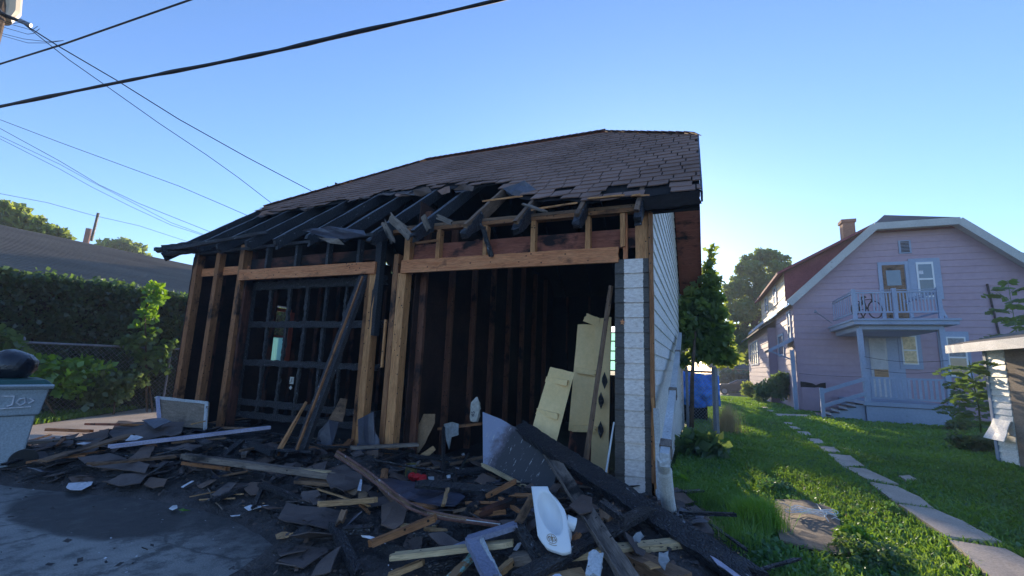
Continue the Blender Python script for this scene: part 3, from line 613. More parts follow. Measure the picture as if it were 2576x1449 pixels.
# burnt overhead door of the left bay
DG = .20
D0 = link('burnt_overhead_door', MB().mesh(), None, G)
D0.matrix_basis = Matrix.Identity(4)
dx0, dx1 = xat(z3(552, 900), DG), -3.58
def dz(p): return hy(p, DG).z
dm = MB()
rz_ = [dz(z3(640, 805)), dz(z3(700, 1085)), dz(z3(700, 1365)), hy(zG(120, 345), DG).z, .42]
bpy.data.objects.remove(D0)
for i, z in enumerate(rz_): 
    o = plank('door_rail', (dx0-.06, DG, z), (dx1+.1, DG, z+.01-.02*(i == 3)), .12 if i in (0,) else .085, .045, 'char2', G, up=(0, -1, 0), wob=.011, nx=40, jag=.02)
sx = [dx0, ]+[xat(z3(p, 900), DG) for p in (690, 825, 955, 1095, 1235)]; sx.append(sx[-1]+.40)
for i, x in enumerate(sx):
    for k in range(4):
        if (i, k) in ((6, 2), (5, 3)): continue
        o = plank('door_stile', (x+random.uniform(-.01, .01), DG+.01, rz_[k]-.03), (x+random.uniform(-.012, .012), DG+.01, rz_[k+1]+.03), (.085 if i == 0 else .046)*random.uniform(.7, 1.2), .04, 'char2' if random.random() < .7 else 'char', G, up=(0, -1, 0), wob=.010, nx=16, jag=.02)
mb = MB(); mb.box((-.035, -.006, -.05), (.035, .006, .05)); mb.tube([(0, -.02, -.02), (0, -.02, .03)], .012); q = hy(zG(268, 195), DG-.04); mb.build('lock_plate', M['bagp'], G, mw=Matrix.Translation(q))
mb = MB(); mb.box((-.02, -.005, -.02), (.02, .005, .02)); mb.build('lock_plate', M['bagp'], G, mw=Matrix.Translation(hy(zG(261, 242), DG-.04)) @ Matrix.Rotation(.8, 4, 'Y'))
# rafters
OX = .48; LX = -7.42; HYR, HYL = 1.93, 1.25; RXR, RXL = -1.1, -4.95
rx = [-.11, -.71, -1.38, -2.01, -2.69, -3.32]+[-3.95-.6*i for i in range(6)]
def rtop(x): return RY if RXL < x < RXR else (HYR+(RY-HYR)*(OX-x)/(OX-RXR) if x >= RXR else HYL+(RY-HYL)*(x-LX)/(RXL-LX))
for i, x in enumerate(rx):
    RY_ = rtop(x)-.03; y0 = -.33 if i < 6 else -.16-.1*random.random(); m = 'char' if i < 6 else 'char2'
    plank('rafter', (x, RY_, rz(RY_)-.085), (x, y0, rz(y0)-.085), .15, .045, 'char2' if i > 3 else 'brownw', G, up=(1, 0, 0), wob=.004, nx=20, jag=.03)
    if i < 6: plank('rafter_tail', (x+.005, .06, rz(.06)-.11), (x+.01, -.36-.05*random.random(), rz(-.36)-.12), .17, .07, 'char', G, up=(1, 0, 0), wob=.014, nx=10, jag=.05, taper=.55)
for i, x in enumerate(rx): plank('rafter', (x, 2*RY-rtop(x)+.03, rz(rtop(x)-.03)-.085), (x, DY+.2, rz(2*RY-DY-.2)-.085), .14, .045, 'soot', G, up=(1, 0, 0))
plank('ridge_board', (RXL, RY, rz(RY)-.12), (RXR, RY, rz(RY)-.12), .03, .16, 'soot', G)
# burnt eave end at the left corner
plank('eave_end', (-7.32, -.40, 2.86), (-6.9, -.12, 2.98), .10, .17, 'char', G, wob=.02, jag=.06)
plank('eave_end', (-7.52, -.42, 2.88), (-6.9, -.22, 2.93), .16, .05, 'char', G, wob=.015, jag=.05)
plank('eave_end', (-7.25, -.38, 2.88), (-5.6, -.05, 3.12), .05, .05, 'char2', G, wob=.01, jag=.05)
plank('gable_rafter', (-7.33, -.4, rz(-.4)-.05), (-7.33, 1.6, rz(1.6)-.05), .05, .14, 'char', G, wob=.008, nx=16)
# shingled roof: front slope, torn along its lower edge
tearx = [-7.5, -6.95, -6.2, -5.61, -4.43, -3.44, -2.82, -2.52, -2.18, -2.0, -1.86, -1.43, -1.2, -1.07, -.64, -.3, .17, .5]
teary = [1.15, .80, .86, .89, 1.08, 1.00, .92, .86, .88, .72, .40, .14, .02, .07, -.14, -.12, -.12, -.10]
def tear(x): return float(np.interp(x, tearx, teary))+.05*noise.noise(Vector((x*4, 0, 0)))+.03*noise.noise(Vector((x*13, 0, 7)))
HYR, HYL = 1.93, 1.25; RXR, RXL = -1.1, -4.95
def xr(y): return OX if y < HYR else OX+(RXR-OX)*(y-HYR)/(RY-HYR)
def xl(y): return LX if y < HYL else LX+(RXL-LX)*(y-HYL)/(RY-HYL)
rows_n = 30; k = math.hypot(1, SL)
mb = MB(); nrm = Vector((0, -SL, 1)).normalized(); dwn = Vector((0, -1, -SL)).normalized()
def rp(x, y, h): return Vector((x, y, 3.15+SL*y))+nrm*h
dy = .165/k
ny_ = int((RY+.14)/dy)
for r in range(ny_):
    yb = -.13+r*dy; yt = yb+dy*1.35; x = xl(max(yb, -1))-.3*random.random()+(.12 if r % 2 else 0)
    while x < xr(yb):
        w = .235*random.uniform(.92, 1.06); xa, xb = x+.007, x+w-.007; x += w
        xa = max(xa, xl(yb)); xb = min(xb, xr(yb))
        if xb-xa < .03: continue
        xm_ = (xa+xb)/2; tr = tear(xm_)
        if yb < tr-.02: continue
        edge = yb < tr+.25
        if edge and random.random() < .12: continue
        lift = .017+(.02*random.random()**2 if edge else .005*random.random()); if_ = random.uniform(-.008, .008) if not edge else random.uniform(-.03, .03)
        c1, c2 = (random.uniform(0, .02), random.uniform(0, .02)) if not edge else (random.uniform(0, .06), random.uniform(0, .06))
        ytt = min(yt, RY); xa2, xb2 = max(xa, xl(ytt)), min(xb, xr(ytt))
        mx = (xa+xb)/2
        vs = [rp(xa, yb+if_+c1*.3, lift), rp(mx, yb+if_-.004, lift+.003), rp(xb, yb+c2*.3, lift), rp(xb2, ytt, .004), rp(xa2, ytt, .004), rp(xa, yb+if_+c1*.3, lift-.011), rp(mx, yb+if_-.004, lift-.009), rp(xb, yb+c2*.3, lift-.011)]
        mb.add(vs, [(0, 1, 2, 3, 4), (0, 5, 6, 1), (1, 6, 7, 2), (0, 4, 5), (2, 7, 3)])
# ridge and hip caps
def caps(p, q, n):
    for i in range(n):
        a = Vector(p).lerp(Vector(q), i/n); b = Vector(p).lerp(Vector(q), (i+1.25)/n); mb.beam(a+Vector((0, 0, .006)), b+Vector((0, 0, .018)), .17, .008)
RZ = 3.15+SL*RY
caps((RXL, RY, RZ+.002), (RXR, RY, RZ+.002), 30); caps((OX, HYR, 3.158+SL*HYR), (RXR, RY, RZ+.002), 14); caps((LX, HYL, 3.158+SL*HYL), (RXL, RY, RZ+.002), 14)
mb.build('roof_shingles', M['shingle'], G)
# sheathing below the shingles, other slope, hip ends
mb = MB(); N2 = 60
top = []; bot = []
for i in range(N2+1):
    x = LX+.03+(OX-LX-.06)*i/N2
    yt = RY if RXL <= x <= RXR else (HYR+(RY-HYR)*(OX-x)/(OX-RXR) if x > RXR else HYL+(RY-HYL)*(x-LX)/(RXL-LX))
    yb = min(tear(x)+.03, yt-.02); top.append((x, yt-.01, rz(yt-.01))); bot.append((x, yb, rz(yb)))
for i in range(N2): mb.add([bot[i], bot[i+1], top[i+1], top[i]], [(0, 1, 2, 3)])
off = len(mb.v)
mb.build('roof_sheathing', M['soot'], G)
mb = MB(); bz = 3.15+SL*(RY-(DY+.35-RY))
B1 = [(RXL, RY, RZ), (RXR, RY, RZ), (OX, 2*RY-HYR, 3.15+SL*HYR), (OX, DY+.35, bz), (LX, DY+.35, bz), (LX, 2*RY-HYL, 3.15+SL*HYL)]
mb.prism(B1, (0, 0, -.02)); mb.prism([(RXR, RY, RZ), (OX, HYR, 3.15+SL*HYR), (OX, 2*RY-HYR, 3.15+SL*HYR)], (0, 0, -.02)); mb.prism([(RXL, RY, RZ), (LX, HYL, 3.15+SL*HYL), (LX, 2*RY-HYL, 3.15+SL*HYL)], (0, 0, -.02))
mb.build('rear_roof', M['shingle'], G)
mb = MB(); mb.prism([(x, y, z-.035) for x, y, z in B1], (0, 0, -.012)); mb.build('roof_sheathing', M['soot'], G)
# rake overhang: red-brown soffit of the rear slope, charred board at the front
mb = MB()
ya, yb_ = .25, 2*RY-HYR
mb.prism([(.03, yb_, 3.15+SL*HYR-.10), (OX-.01, yb_, 3.15+SL*HYR-.10), (OX-.01, DY+.33, bz-.05), (.03, DY+.33, bz-.05)], (0, 0, -.015)); mb.build('rake_soffit', M['redwood'], G)
mb = MB(); mb.prism([(.03, -.12, rz(-.12)-.03), (OX-.01, -.12, rz(-.12)-.03), (OX-.01, HYR, rz(HYR)-.04), (.03, HYR, rz(HYR)-.04)], (0, 0, -.015)); mb.build('rake_soffit', M['char'], G)
plank('fascia_board', (OX+.004, DY+.34, bz-.06), (OX+.004, 2*RY-HYR, 3.15+SL*HYR-.06), .12, .02, 'redwood', G, up=(1, 0, 0))
plank('fascia_board', (OX+.004, -.12, rz(-.12)-.04), (OX+.004, HYR, rz(HYR)-.04), .12, .02, 'char2', G, up=(1, 0, 0))
plank('eave_board', (-.06, -.11, 2.97), (.46, -.11, 2.99), .14, .03, 'soot', G, up=(0, -1, 0), wob=.006)
mb = MB(); mb.box((.0, -.05, 2.90), (.46, .02, 3.08)); mb.build('eave_return', M['soot'], G)
# torn shingle edges, splinters hanging on the torn line
for (a, b, w, m, tw) in ((((1225, 505)), (1300, 495), .05, 'fresh', .3), ((1345, 527), (1440, 512), .035, 'fresh', .2), ((1480, 500), (1560, 492), .05, 'fresh', .2), ((1585, 493), (1620, 490), .04, 'fresh', 0),
                       ((1322, 515), (1366, 530), .045, 'greywood', .6)):
    pa, pb = hy(a, -.12), hy(b, -.16); plank('torn_roof_board', pa, pb, w, .018, m, G, jag=.06, twist=tw)
for (a, b, w) in (((1030, 595), (980, 545), .10), ((965, 560), (990, 612), .07), ((985, 550), (1018, 575), .08), ((1065, 545), (1080, 580), .07), ((1135, 560), (1100, 545), .06)):
    plank('torn_roof_board', hy(a, -.25), hy(b, -.22), w, .02, 'greywood', G, jag=.03, up=(0, -1, 0))
plank('torn_roof_board', hy((1213, 565), -.12), hy((1235, 640), -.06), .05, .03, 'char2', G, up=(0, -1, 0), jag=.03, wob=.006)
plank('torn_roof_board', hy((1045, 612), -.1), hy((1100, 605), -.12), .03, .02, 'stud', G, up=(0, -1, 0), jag=.03)
def flap(pts, yy, m='tar', nm='hanging_shingle'):
    return sheet(nm, [hy(p, yy-.03*(i % 2)) for i, p in enumerate(pts)], .006, m, G, amp=.02)
flap([(760, 580), (830, 570), (915, 580), (920, 592), (870, 600), (822, 600), (790, 588)], -.28); flap([(800, 598), (850, 600), (865, 615), (830, 612)], -.3, 'greywood')
flap([(1045, 492), (1040, 478), (1078, 470), (1090, 486), (1060, 494)], .62, 'shing3'); flap([(1140, 478), (1165, 462), (1195, 470), (1190, 482), (1165, 478)], .68, 'shing3'); flap([(1100, 480), (1130, 468), (1135, 486), (1112, 490)], .66, 'shingle')
flap([(1265, 475), (1320, 455), (1350, 478), (1330, 500), (1290, 492)], .38, 'tar'); flap([(640, 545), (665, 530), (690, 536), (655, 546)], .78, 'shingle')
for k in range(16):
    x = random.uniform(-7, -2.3); y = tear(x)+random.uniform(-.10, .05); s = random.uniform(.08, .2)
    sheet('torn_shingle', [rp(x-s, y, .01), rp(x+s, y-.02, .01), rp(x+s*.8, y-.12, .03*random.random()), rp(x-s*.5, y-.10, .04*random.random())], .006, random.choice(['shingle', 'shing2', 'shing3']), G, amp=.015)
# downspout and drain pipe against the side wall
e = empty('downspout', hx((1672, 1160), .12), 'dented grey metal downspout leaning against the white side wall', 'downspout')
pa, pb = hx((1711, 842), .08), hx((1672, 1158), .20)
plank('pipe', pa, pb, .085, .06, 'trim', e, up=(1, 0, 0), wob=.004, nx=14, jag=.003)
for f in (.35, .72, .97): q = pa.lerp(pb, f); plank('strap', q+Vector((0, .05, .012)), q+Vector((0, -.06, -.01)), .10, .075, 'greywood', e, up=(1, 0, 0), nx=2)
mb = MB(); pt_ = hx((1668, 1150), .17); pb_ = hz((1692, 1318), 0.); P_ = [pt_.lerp(pb_, f)+Vector((-.012*sin(f*3), 0, 0)) for f in (0, .27, .54, .81, 1.12)]
pts = []; rs = []
for i in range(4):
    for j in range(20): pts.append(P_[i].lerp(P_[i+1], j/20)); t = i*20+j; rs.append(.044 if t < 12 else .050+.005*(t % 2))
mb.tube(pts, rs, 16); tag(mb.build('drain_pipe', M['corr'], smooth=False), 'white corrugated plastic drain pipe standing at the corner of the white wall', 'pipe')

# ================================================================== things in and around the wreck
def T(name, p, q, w, t, m, label, cat='board', group=None, **k):
    o = plank(name, p, q, w, t, m, **k); tag(o, label, cat, group); return o
# doors inside
e = empty('cream_door_panel', hz((1370, 1130), .1), 'short cream door section with two battens leaning inside the right bay', 'door')
a, b = hy((1414, 932), .35), hy((1366, 1105), -.05)
plank('panel', a, b, .28, .035, 'cream', e, up=(.25, -1, .2), jag=.006, wob=.001)
for p, q in (((1375, 954), (1429, 964)), ((1352, 1034), (1405, 1048))): plank('batten', hy(p, .27 if p[1] < 1000 else .08), hy(q, .27 if p[1] < 1000 else .08), .06, .075, 'cream', e, up=(0, -1, 0), jag=.004, wob=.001)
e = empty('cream_door', hz((1490, 1180), .05), 'tall cream wooden door with black hinge plates standing behind the dark pole', 'door')
a, b = hy((1510, 800), 1.0), hy((1492, 1190), .7)
plank('stile', hy((1518, 800), 1.0), hy((1508, 1190), .7), .20, .035, 'cream', e, up=(0, -1, 0), jag=.01, wob=.002)
plank('panel', hy((1483, 818), 1.02), hy((1462, 1085), .78), .30, .03, 'cream', e, up=(0, -1, 0), jag=.01, wob=.002)
plank('lower_panel', hy((1466, 1080), .82), hy((1458, 1175), .74), .30, .025, 'redwood', e, up=(0, -1, 0))
plank('rail', hy((1447, 930), .84), hy((1500, 938), .84), .07, .03, 'cream', e, up=(0, -1, 0), wob=.001); plank('rail', hy((1441, 1078), .72), hy((1500, 1080), .72), .07, .03, 'cream', e, up=(0, -1, 0), wob=.001)
plank('broken_corner', hy((1472, 798), .98), hy((1508, 812), .98), .11, .03, 'cream', e, up=(0, -1, 0), jag=.02)
for p in ((1521, 958), (1512, 1008), (1511, 1082)):
    q = hy(p, .70); sheet('hinge_plate', [q+Vector(v)*.6 for v in ((0, 0, .17), (.05, 0, .04), (.06, 0, -.02), (.0, 0, -.16), (-.05, 0, -.03), (-.05, 0, .05))], .006, 'char', e, off=Vector((0, -.006, 0)), amp=0)
T('dark_pole', hy((1537, 720), .05), hy((1472, 1170), -.25), .035, .035, 'brownw', 'long dark brown pole leaning in front of the tall cream door', 'pole', jag=.01)
T('white_rod', hy((1545, 1062), .1), hy((1522, 1205), -.1), .016, .012, 'wpaint', 'thin white rod leaning just left of the peeling pillar', 'rod', jag=.002, wob=0, nw=1)
# panel door leaning, blue grey
pq = [hy(p, y) for p, y in (((1214, 1036), -.15), ((1265, 1058), -.17), ((1318, 1088), -.28), ((1345, 1108), -.30), ((1405, 1190), -.42), ((1395, 1235), -.5), ((1335, 1228), -.62), ((1215, 1166), -.40))]
ux = (pq[2]-pq[0]).normalized(); nn_ = (pq[2]-pq[0]).cross(pq[7]-pq[0]).normalized(); mw = Matrix((ux, nn_.cross(ux), nn_)).transposed().to_4x4(); mw.translation = pq[0]; inv = mw.inverted()
lp = [inv @ p for p in pq]; mb = MB(); mb.prism([(v.x, v.y, 0) for v in lp], (0, 0, .03 if nn_.y > 0 else -.03))
e = empty('painted_panel', pq[7], 'blue-grey painted panel, scorched black on its right half, leaning in the right bay doorway', 'panel')
link('board', mb.mesh(), M['panel'], e, mw)
plank('edge_strip', pq[7]+Vector((0, -.01, -.01)), pq[6]+Vector((0, -.01, -.01)), .03, .035, 'pale', e, up=(0, -1, 0))
# heavy beams
T('charred_beam', hy(z3(1370, 735), .02), ph(zG(305, 700), .02), .14, .06, 'char', 'thick charred beam leaning diagonally across the left bay grid', 'beam', up=(0, -1, .3), wob=.006, nx=24, jag=.04)
T('wood_strip', hy(z3(1360, 735), -.06), ph(zG(280, 690), .05), .022, .02, 'stud', 'thin brown edge strip on the left side of the leaning charred beam', 'strip', jag=.01)
T('charred_beam', hy(zE(560, 215), -.15), hz(zE(2480, 1480), .16), .15, .07, 'char', 'long heavy charred beam falling from the doorway to the bottom right corner', 'beam', up=(0, -.55, .8), wob=.008, nx=50, jag=.05)
T('charred_beam', hy(zE(1180, 620), -.25), hz(zE(2250, 1420), .12), .10, .06, 'char', 'blackened beam lying just behind the long heavy charred beam', 'beam', wob=.008, nx=40, jag=.05)
T('grey_beam', hy(zE(815, 430), -.35), hz(zE(1490, 1500), .26), .10, .04, 'greywood', 'long scorched grey-brown beam with pale edges left of the heavy charred beam', 'beam', up=(-.3, -.5, .8), nx=30, jag=.02)
T('trim_strip', hy(zE(800, 430), -.37)+Vector((-.03, -.04, 0)), hz(zE(1405, 1460), .28), .010, .02, 'greywood', 'pale paint-flecked edge strip along the scorched grey-brown beam', 'strip', nx=20)
T('dark_board', hz(zD(420, 1480), .23), hz(zD(2150, 545), .34), .11, .035, 'char2', 'long dark board crossing below the white basin up to the peeling pillar', nx=30, jag=.03)
T('board_edge', hz(zD(440, 1500), .205), hz(zD(2165, 575), .31), .02, .03, 'stud', 'brown lower edge strip of the long dark crossing board', 'strip', nx=20)
T('yellow_board', hz(zD(900, 1190), .24), hz(zE(2068, 1158), .20), .085, .04, 'pale', 'long pale yellow two-by-four lying across to the lawn edge', nx=20, jag=.006)
T('brown_block', hz(zD(1760, 1200), .17), hz(zD(2500, 1560), .20), .15, .09, 'brownw', 'thick dark brown timber block in the bottom right of the heap', 'timber', jag=.01)
sheet('wood_tag', [hz(zD(*p), .262) for p in ((1985, 1275), (2070, 1268), (2215, 1340), (2080, 1350))], .01, 'tan'); tag(bpy.data.objects['wood_tag'], 'small tan wood plate lying on the dark brown timber block', 'wood plate')
# other boards: (zoom, p, zoom, q, h1, h2, w, t, mat, label)
BD = [(zA, (455, 1035), zA, (1385, 760), .10, .20, .15, .02, 'brownw', 'wide brown-grey board lying on top of the left end of the heap'),
 (zA, (1170, 885), zB, (1250, 290), .16, .20, .05, .035, 'lilac', 'long lilac-white painted board lying across the left of the heap'),
 (zB, (240, 450), zB, (800, 400), .10, .12, .03, .02, 'brownw', 'thin splintered lath just below the long lilac board'),
 (zB, (345, 590), zC, (190, 400), .16, .14, .075, .05, 'greywood', 'long grey moulding board running right from the left heap'),
 (zB, (350, 665), zB, (830, 725), .08, .08, .05, .03, 'stud', 'short brown board tucked below the long grey moulding'),
 (zB, (1560, 850), zC, (210, 480), .09, .09, .08, .03, 'brownw', 'short brown board below the right end of the long grey moulding'),
 (zG, (295, 765), zG, (515, 790), .16, .16, .09, .03, 'pale', 'short pale board lying at the foot of the leaning charred beam'),
 (zC, (72, 697), zC, (650, 652), .09, .10, .05, .035, 'tan', 'short tan board lying level in the middle of the heap'),
 (zC, (55, 540), zC, (600, 715), .10, .06, .014, .012, 'tan', 'thin tan stick crossing behind the level tan board'),
 (zC, (500, 700), zC, (600, 795), .05, .03, .02, .015, 'stud', 'small brown splinter below the level tan board'),
 (zC, (608, 1112), zC, (1272, 848), .08, .14, .045, .04, 'stud', 'brown square stick sloping up to the right in the middle foreground'),
 (zC, (1170, 955), zC, (1385, 975), .05, .05, .03, .02, 'tan', 'little tan offcut right of the sloping brown stick'),
 (zC, (930, 915), zC, (1020, 925), .05, .05, .03, .02, 'pale', 'tiny pale offcut above the sloping brown stick'),
 (zC, (845, 1245), zD, (268, 1035), .10, .14, .07, .03, 'pale', 'long splintered pale board lying behind the blue-grey broken frame'),
 (zC, (1370, 710), zC, (1415, 532), .10, .13, .028, .02, 'tan', 'small tan slat lying on the wide dark tar-paper board'),
 (zC, (810, 1445), zC, (1160, 1302), .03, .05, .04, .03, 'tan', 'splintered tan slat near the bottom edge, right of the soot stain'),
 (zC, (1215, 1365), zC, (1505, 1300), .05, .05, .06, .05, 'char2', 'grey burnt block near the bottom edge, right of the tan slat'),
 (zC, (1440, 1480), zC, (1690, 1225), .06, .10, .05, .02, 'turq', 'board with flaking turquoise paint at the bottom edge'),
 (zD, (330, 1235), zD, (650, 1205), .08, .08, .07, .06, 'greywood', 'short grey timber offcut lying below the white basin'),
 (zD, (95, 1460), zD, (310, 1270), .09, .09, .035, .035, 'tan', 'round-edged yellow stick at the bottom edge beside the blue-grey frame'),
 (zD, (1345, 1480), zD, (1390, 1165), .2, .22, .075, .02, 'trim', 'pale greenish board standing out at the bottom edge between the beams'),
 (zD, (0, 425), zD, (355, 240), .08, .16, .03, .03, 'stud', 'thin brown stick rising to the lower corner of the blue-grey panel'),
 (zD, (158, 455), zD, (455, 660), .12, .08, .025, .02, 'stud', 'thin brown stick left of the white basin'),
 (zD, (1060, 1060), zD, (1150, 930), .10, .12, .04, .02, 'stud', 'short brown board end right of the white basin'),
 (zD, (370, 815), zD, (570, 460), .18, .34, .022, .05, 'brownw', 'narrow dark lath standing up left of the white basin'),
 (zC, (1480, 775), zD, (-150, 560), .06, .10, .022, .02, 'brownw', 'thin brown stick lying right of the curved rusty strip'),
 (zB, (440, 255), zB, (570, 225), .12, .13, .03, .015, 'tan', 'small tan splinter right of the leaning plywood panel'),
 (zH, (300, 510), zH, (590, 520), .05, .05, .055, .04, 'stud', 'splintered orange-brown board at the far left behind the bin'),
 (zH, (550, 475), zH, (780, 478), .10, .10, .04, .03, 'redwood', 'thin reddish board at the top left of the heap'),
 (zB, (520, 1050), zB, (890, 1035), .03, .03, .012, .01, 'tan', 'thin yellow lath near the pale root by the stain'),
 (zB, (810, 995), zB, (975, 992), .03, .03, .014, .01, 'tan', 'tiny yellow lath right of the pale root'),
 (zD, (-60, 640), zD, (340, 480), .09, .12, .06, .04, 'darkred', 'reddish-brown burnt plank left of the white basin'),
 (zC, (1690, 800), zD, (200, 620), .07, .08, .05, .03, 'stud', 'burnt reddish plank just above the broken blue-grey frame'),
 (zC, (330, 965), zC, (640, 955), .06, .06, .05, .04, 'char2', 'short dark burnt board above the sloping brown stick'),
 (zC, (225, 930), zC, (460, 1400), .05, .04, .06, .05, 'char', 'long charred stick pointing down beside the soot stain'),
 (zC, (330, 775), zC, (275, 910), .12, .07, .04, .03, 'brownw', 'stubby brown board end above the downward charred stick'),
 (zB, (880, 300), zB, (970, 290), .06, .06, .05, .02, 'trim', 'small pale board end at the foot of the burnt door grid'),
 (zG, (0, 600), zG, (150, 660), .10, .12, .09, .06, 'char', 'charred log at the foot of the burnt door grid'),
 (zB, (770, 600), zB, (960, 440), .05, .14, .06, .05, 'char2', 'dark burnt board rising in the left bay doorway'),
 (zD, (1450, 510), zD, (1700, 690), .16, .13, .07, .04, 'char', 'short charred board between the two long beams'),
 (zE, (1290, 870), zE, (1300, 990), .14, .1, .10, .03, 'brownw', 'brown wood scrap between the two long beams'),
 (zG, (540, 160), zG, (470, 560), .0, .0, .0, .0, None, None)]
for zf, p, zf2, q, h1, h2, w, t, m, lb in BD:
    if m is None: continue
    T('fallen_board', ph(zf(*p), h1), ph(zf2(*q), h2), w, t, m, lb, jag=min(.03, w*.5), twist=random.uniform(-.15, .15))
# leaning splinter, leaning boards in the left bay
o = T('wood_wedge', ph(zB(1320, 600), .03), hy(zB(1650, 15), -.05), .13, .03, 'fresh', 'sharp orange-brown wedge of wood leaning beside the charred beam', 'splinter', up=(0, -1, 0), taper=.12, jag=.02)
for pts, yy, m, lb in (([(580, 308), (625, 315), (590, 462), (503, 445)], -.15, 'brownw', 'brown board standing against the post in the left bay'),
                       ([(690, 445), (790, 395), (802, 530), (830, 575), (812, 810), (700, 690)], -.12, 'tar', 'large blue-black tar-paper sheet hanging between the centre posts'),
                       ([(505, 450), (572, 462), (520, 625), (425, 600), (440, 520)], -.22, 'tar', 'crumpled blue-grey sheet below the standing brown board'),
                       ([(380, 612), (472, 615), (430, 745), (325, 722)], -.35, 'shing3', 'brown-grey shingle sheet leaning at the foot of the charred beam'),
                       ([(690, 600), (760, 610), (720, 700), (650, 690)], -.25, 'tar', 'small blue torn sheet at the foot of the centre post'),
                       ([(700, 655), (825, 640), (805, 810), (690, 790)], -.3, 'shing3', 'brown shingle sheet standing at the foot of the centre posts'),
                       ([(1040, 560), (1115, 410), (1185, 410), (1180, 470), (1120, 600), (1050, 700)], .35, 'card', 'large brown cardboard sheet leaning inside the right bay'),
                       ([(1075, 680), (1170, 615), (1188, 640), (1100, 720), (1050, 740), (1045, 700)], .1, 'tan', 'tan wood scrap lying below the cardboard sheet')):
    o = sheet('leaning_sheet', [hy(zG(*p), yy-.04*(i > len(pts)//2)) for i, p in enumerate(pts)], .01, m, off=Vector((0, .012, 0)), amp=.012); tag(o, lb, 'sheet')
# shingle and tar-paper sheets on the heap
for zf, pts, h, m, lb in ((zC, [(660, 410), (1000, 450), (1300, 510), (1430, 540), (1600, 600), (1490, 700), (1380, 720), (1100, 680), (900, 610), (770, 490)], .08, 'tar', 'wide dark tar-paper board lying right of the curved rusty strip'),
    (zC, [(720, 720), (880, 680), (990, 720), (950, 880), (860, 950), (720, 930)], .09, 'shing3', 'big brown shingle lying under the curved rusty strip'),
    (zC, [(1210, 1010), (1380, 985), (1540, 1070), (1480, 1130), (1330, 1130)], .10, 'shing2', 'dark shingle sheet left of the corner of the broken frame'),
    (zG, [(235, 990), (580, 1025), (600, 1040), (560, 1150), (390, 1130), (180, 1080)], .04, 'shing2', 'wide flat dark shingle sheet at the edge of the grey ash'),
    (zG, [(500, 770), (600, 740), (720, 800), (720, 860), (600, 905), (520, 880), (490, 820)], .14, 'shing2', 'rounded dark shingle sheet left of the curved rusty strip'),
    (zH, [(700, 530), (760, 450), (1000, 470), (1180, 460), (1160, 540), (1040, 545), (850, 590), (720, 560)], .12, 'shing2', 'large black shingle sheet on top of the left heap'),
    (zH, [(910, 445), (1040, 440), (1100, 455), (990, 500)], .22, 'tar', 'dark tar-paper flap sticking up in front of the plywood panel'),
    (zH, [(480, 600), (560, 530), (700, 500), (690, 560), (560, 620)], .08, 'shing3', 'grey-brown shingle sheet under the wide brown-grey board'),
    (zH, [(500, 690), (700, 660), (960, 740), (930, 790), (750, 760), (560, 740)], .08, 'shing2', 'long dark shingle strip below the wide brown-grey board'),
    (zH, [(680, 840), (780, 790), (960, 790), (900, 850), (760, 870)], .06, 'shing2', 'dark shingle lying at the front of the left heap'),
    (zH, [(920, 860), (960, 810), (1075, 830), (1050, 870), (980, 880)], .05, 'shing3', 'brown shingle with an orange torn edge at the front of the left heap'),
    (zH, [(820, 700), (900, 630), (1000, 610), (960, 680)], .12, 'shing3', 'grey-brown shingle standing up between the two long boards'),
    (zH, [(1050, 630), (1200, 600), (1320, 610), (1230, 640)], .12, 'shing2', 'flat shingle below the right end of the lilac board'),
    (zB, [(980, 930), (1060, 870), (1180, 880), (1140, 1000), (1060, 1000)], .05, 'shing3', 'reddish-brown shingle in the middle of the front edge'),
    (zB, [(1570, 1050), (1600, 970), (1770, 960), (1800, 1010), (1680, 1070)], .05, 'shing2', 'dark blue-black shingle above the wide flat sheet'),
    (zB, [(650, 990), (830, 870), (920, 880), (830, 960), (740, 1010)], .05, 'shing2', 'narrow dark shingle right of the pale root'),
    (zD, [(150, 750), (400, 700), (520, 640), (600, 700), (620, 820), (450, 900), (250, 860)], .09, 'shing2', 'black shingle sheet left of the white basin'),
    (zD, [(1060, 700), (1180, 650), (1320, 760), (1300, 900), (1120, 880)], .09, 'shing2', 'blue-black shingle right of the white basin'),
    (zD, [(1050, 520), (1200, 400), (1330, 470), (1330, 640), (1180, 640)], .14, 'shing3', 'brown-grey shingle scrap between the basin and the beam')):
    o = sheet('fallen_sheet', [ph(zf(*p), h+random.uniform(-.015, .02)) for p in pts], .008, m, amp=.012, sub=3); tag(o, lb, 'shingle sheet')
# cardboard piece at the bottom edge
o = sheet('tan_fibreboard', [hz(p, .22) for p in (zD(570, 1455), zD(735, 1420), zD(740, 1395), zD(765, 1410), zD(1195, 1338), zD(1290, 1470), zD(1300, 1600), zD(560, 1600))], .02, 'tan', amp=.003); tag(o, 'tan fibreboard piece with a pale blue patch at the bottom edge', 'fibreboard')
o = sheet('blue_patch', [hz(zD(*p), .228) for p in ((820, 1449), (860, 1422), (920, 1418), (945, 1440), (930, 1500), (830, 1500))], .003, 'paper', amp=0); tag(o, 'pale blue paper patch lying on the tan fibreboard piece', 'paper')
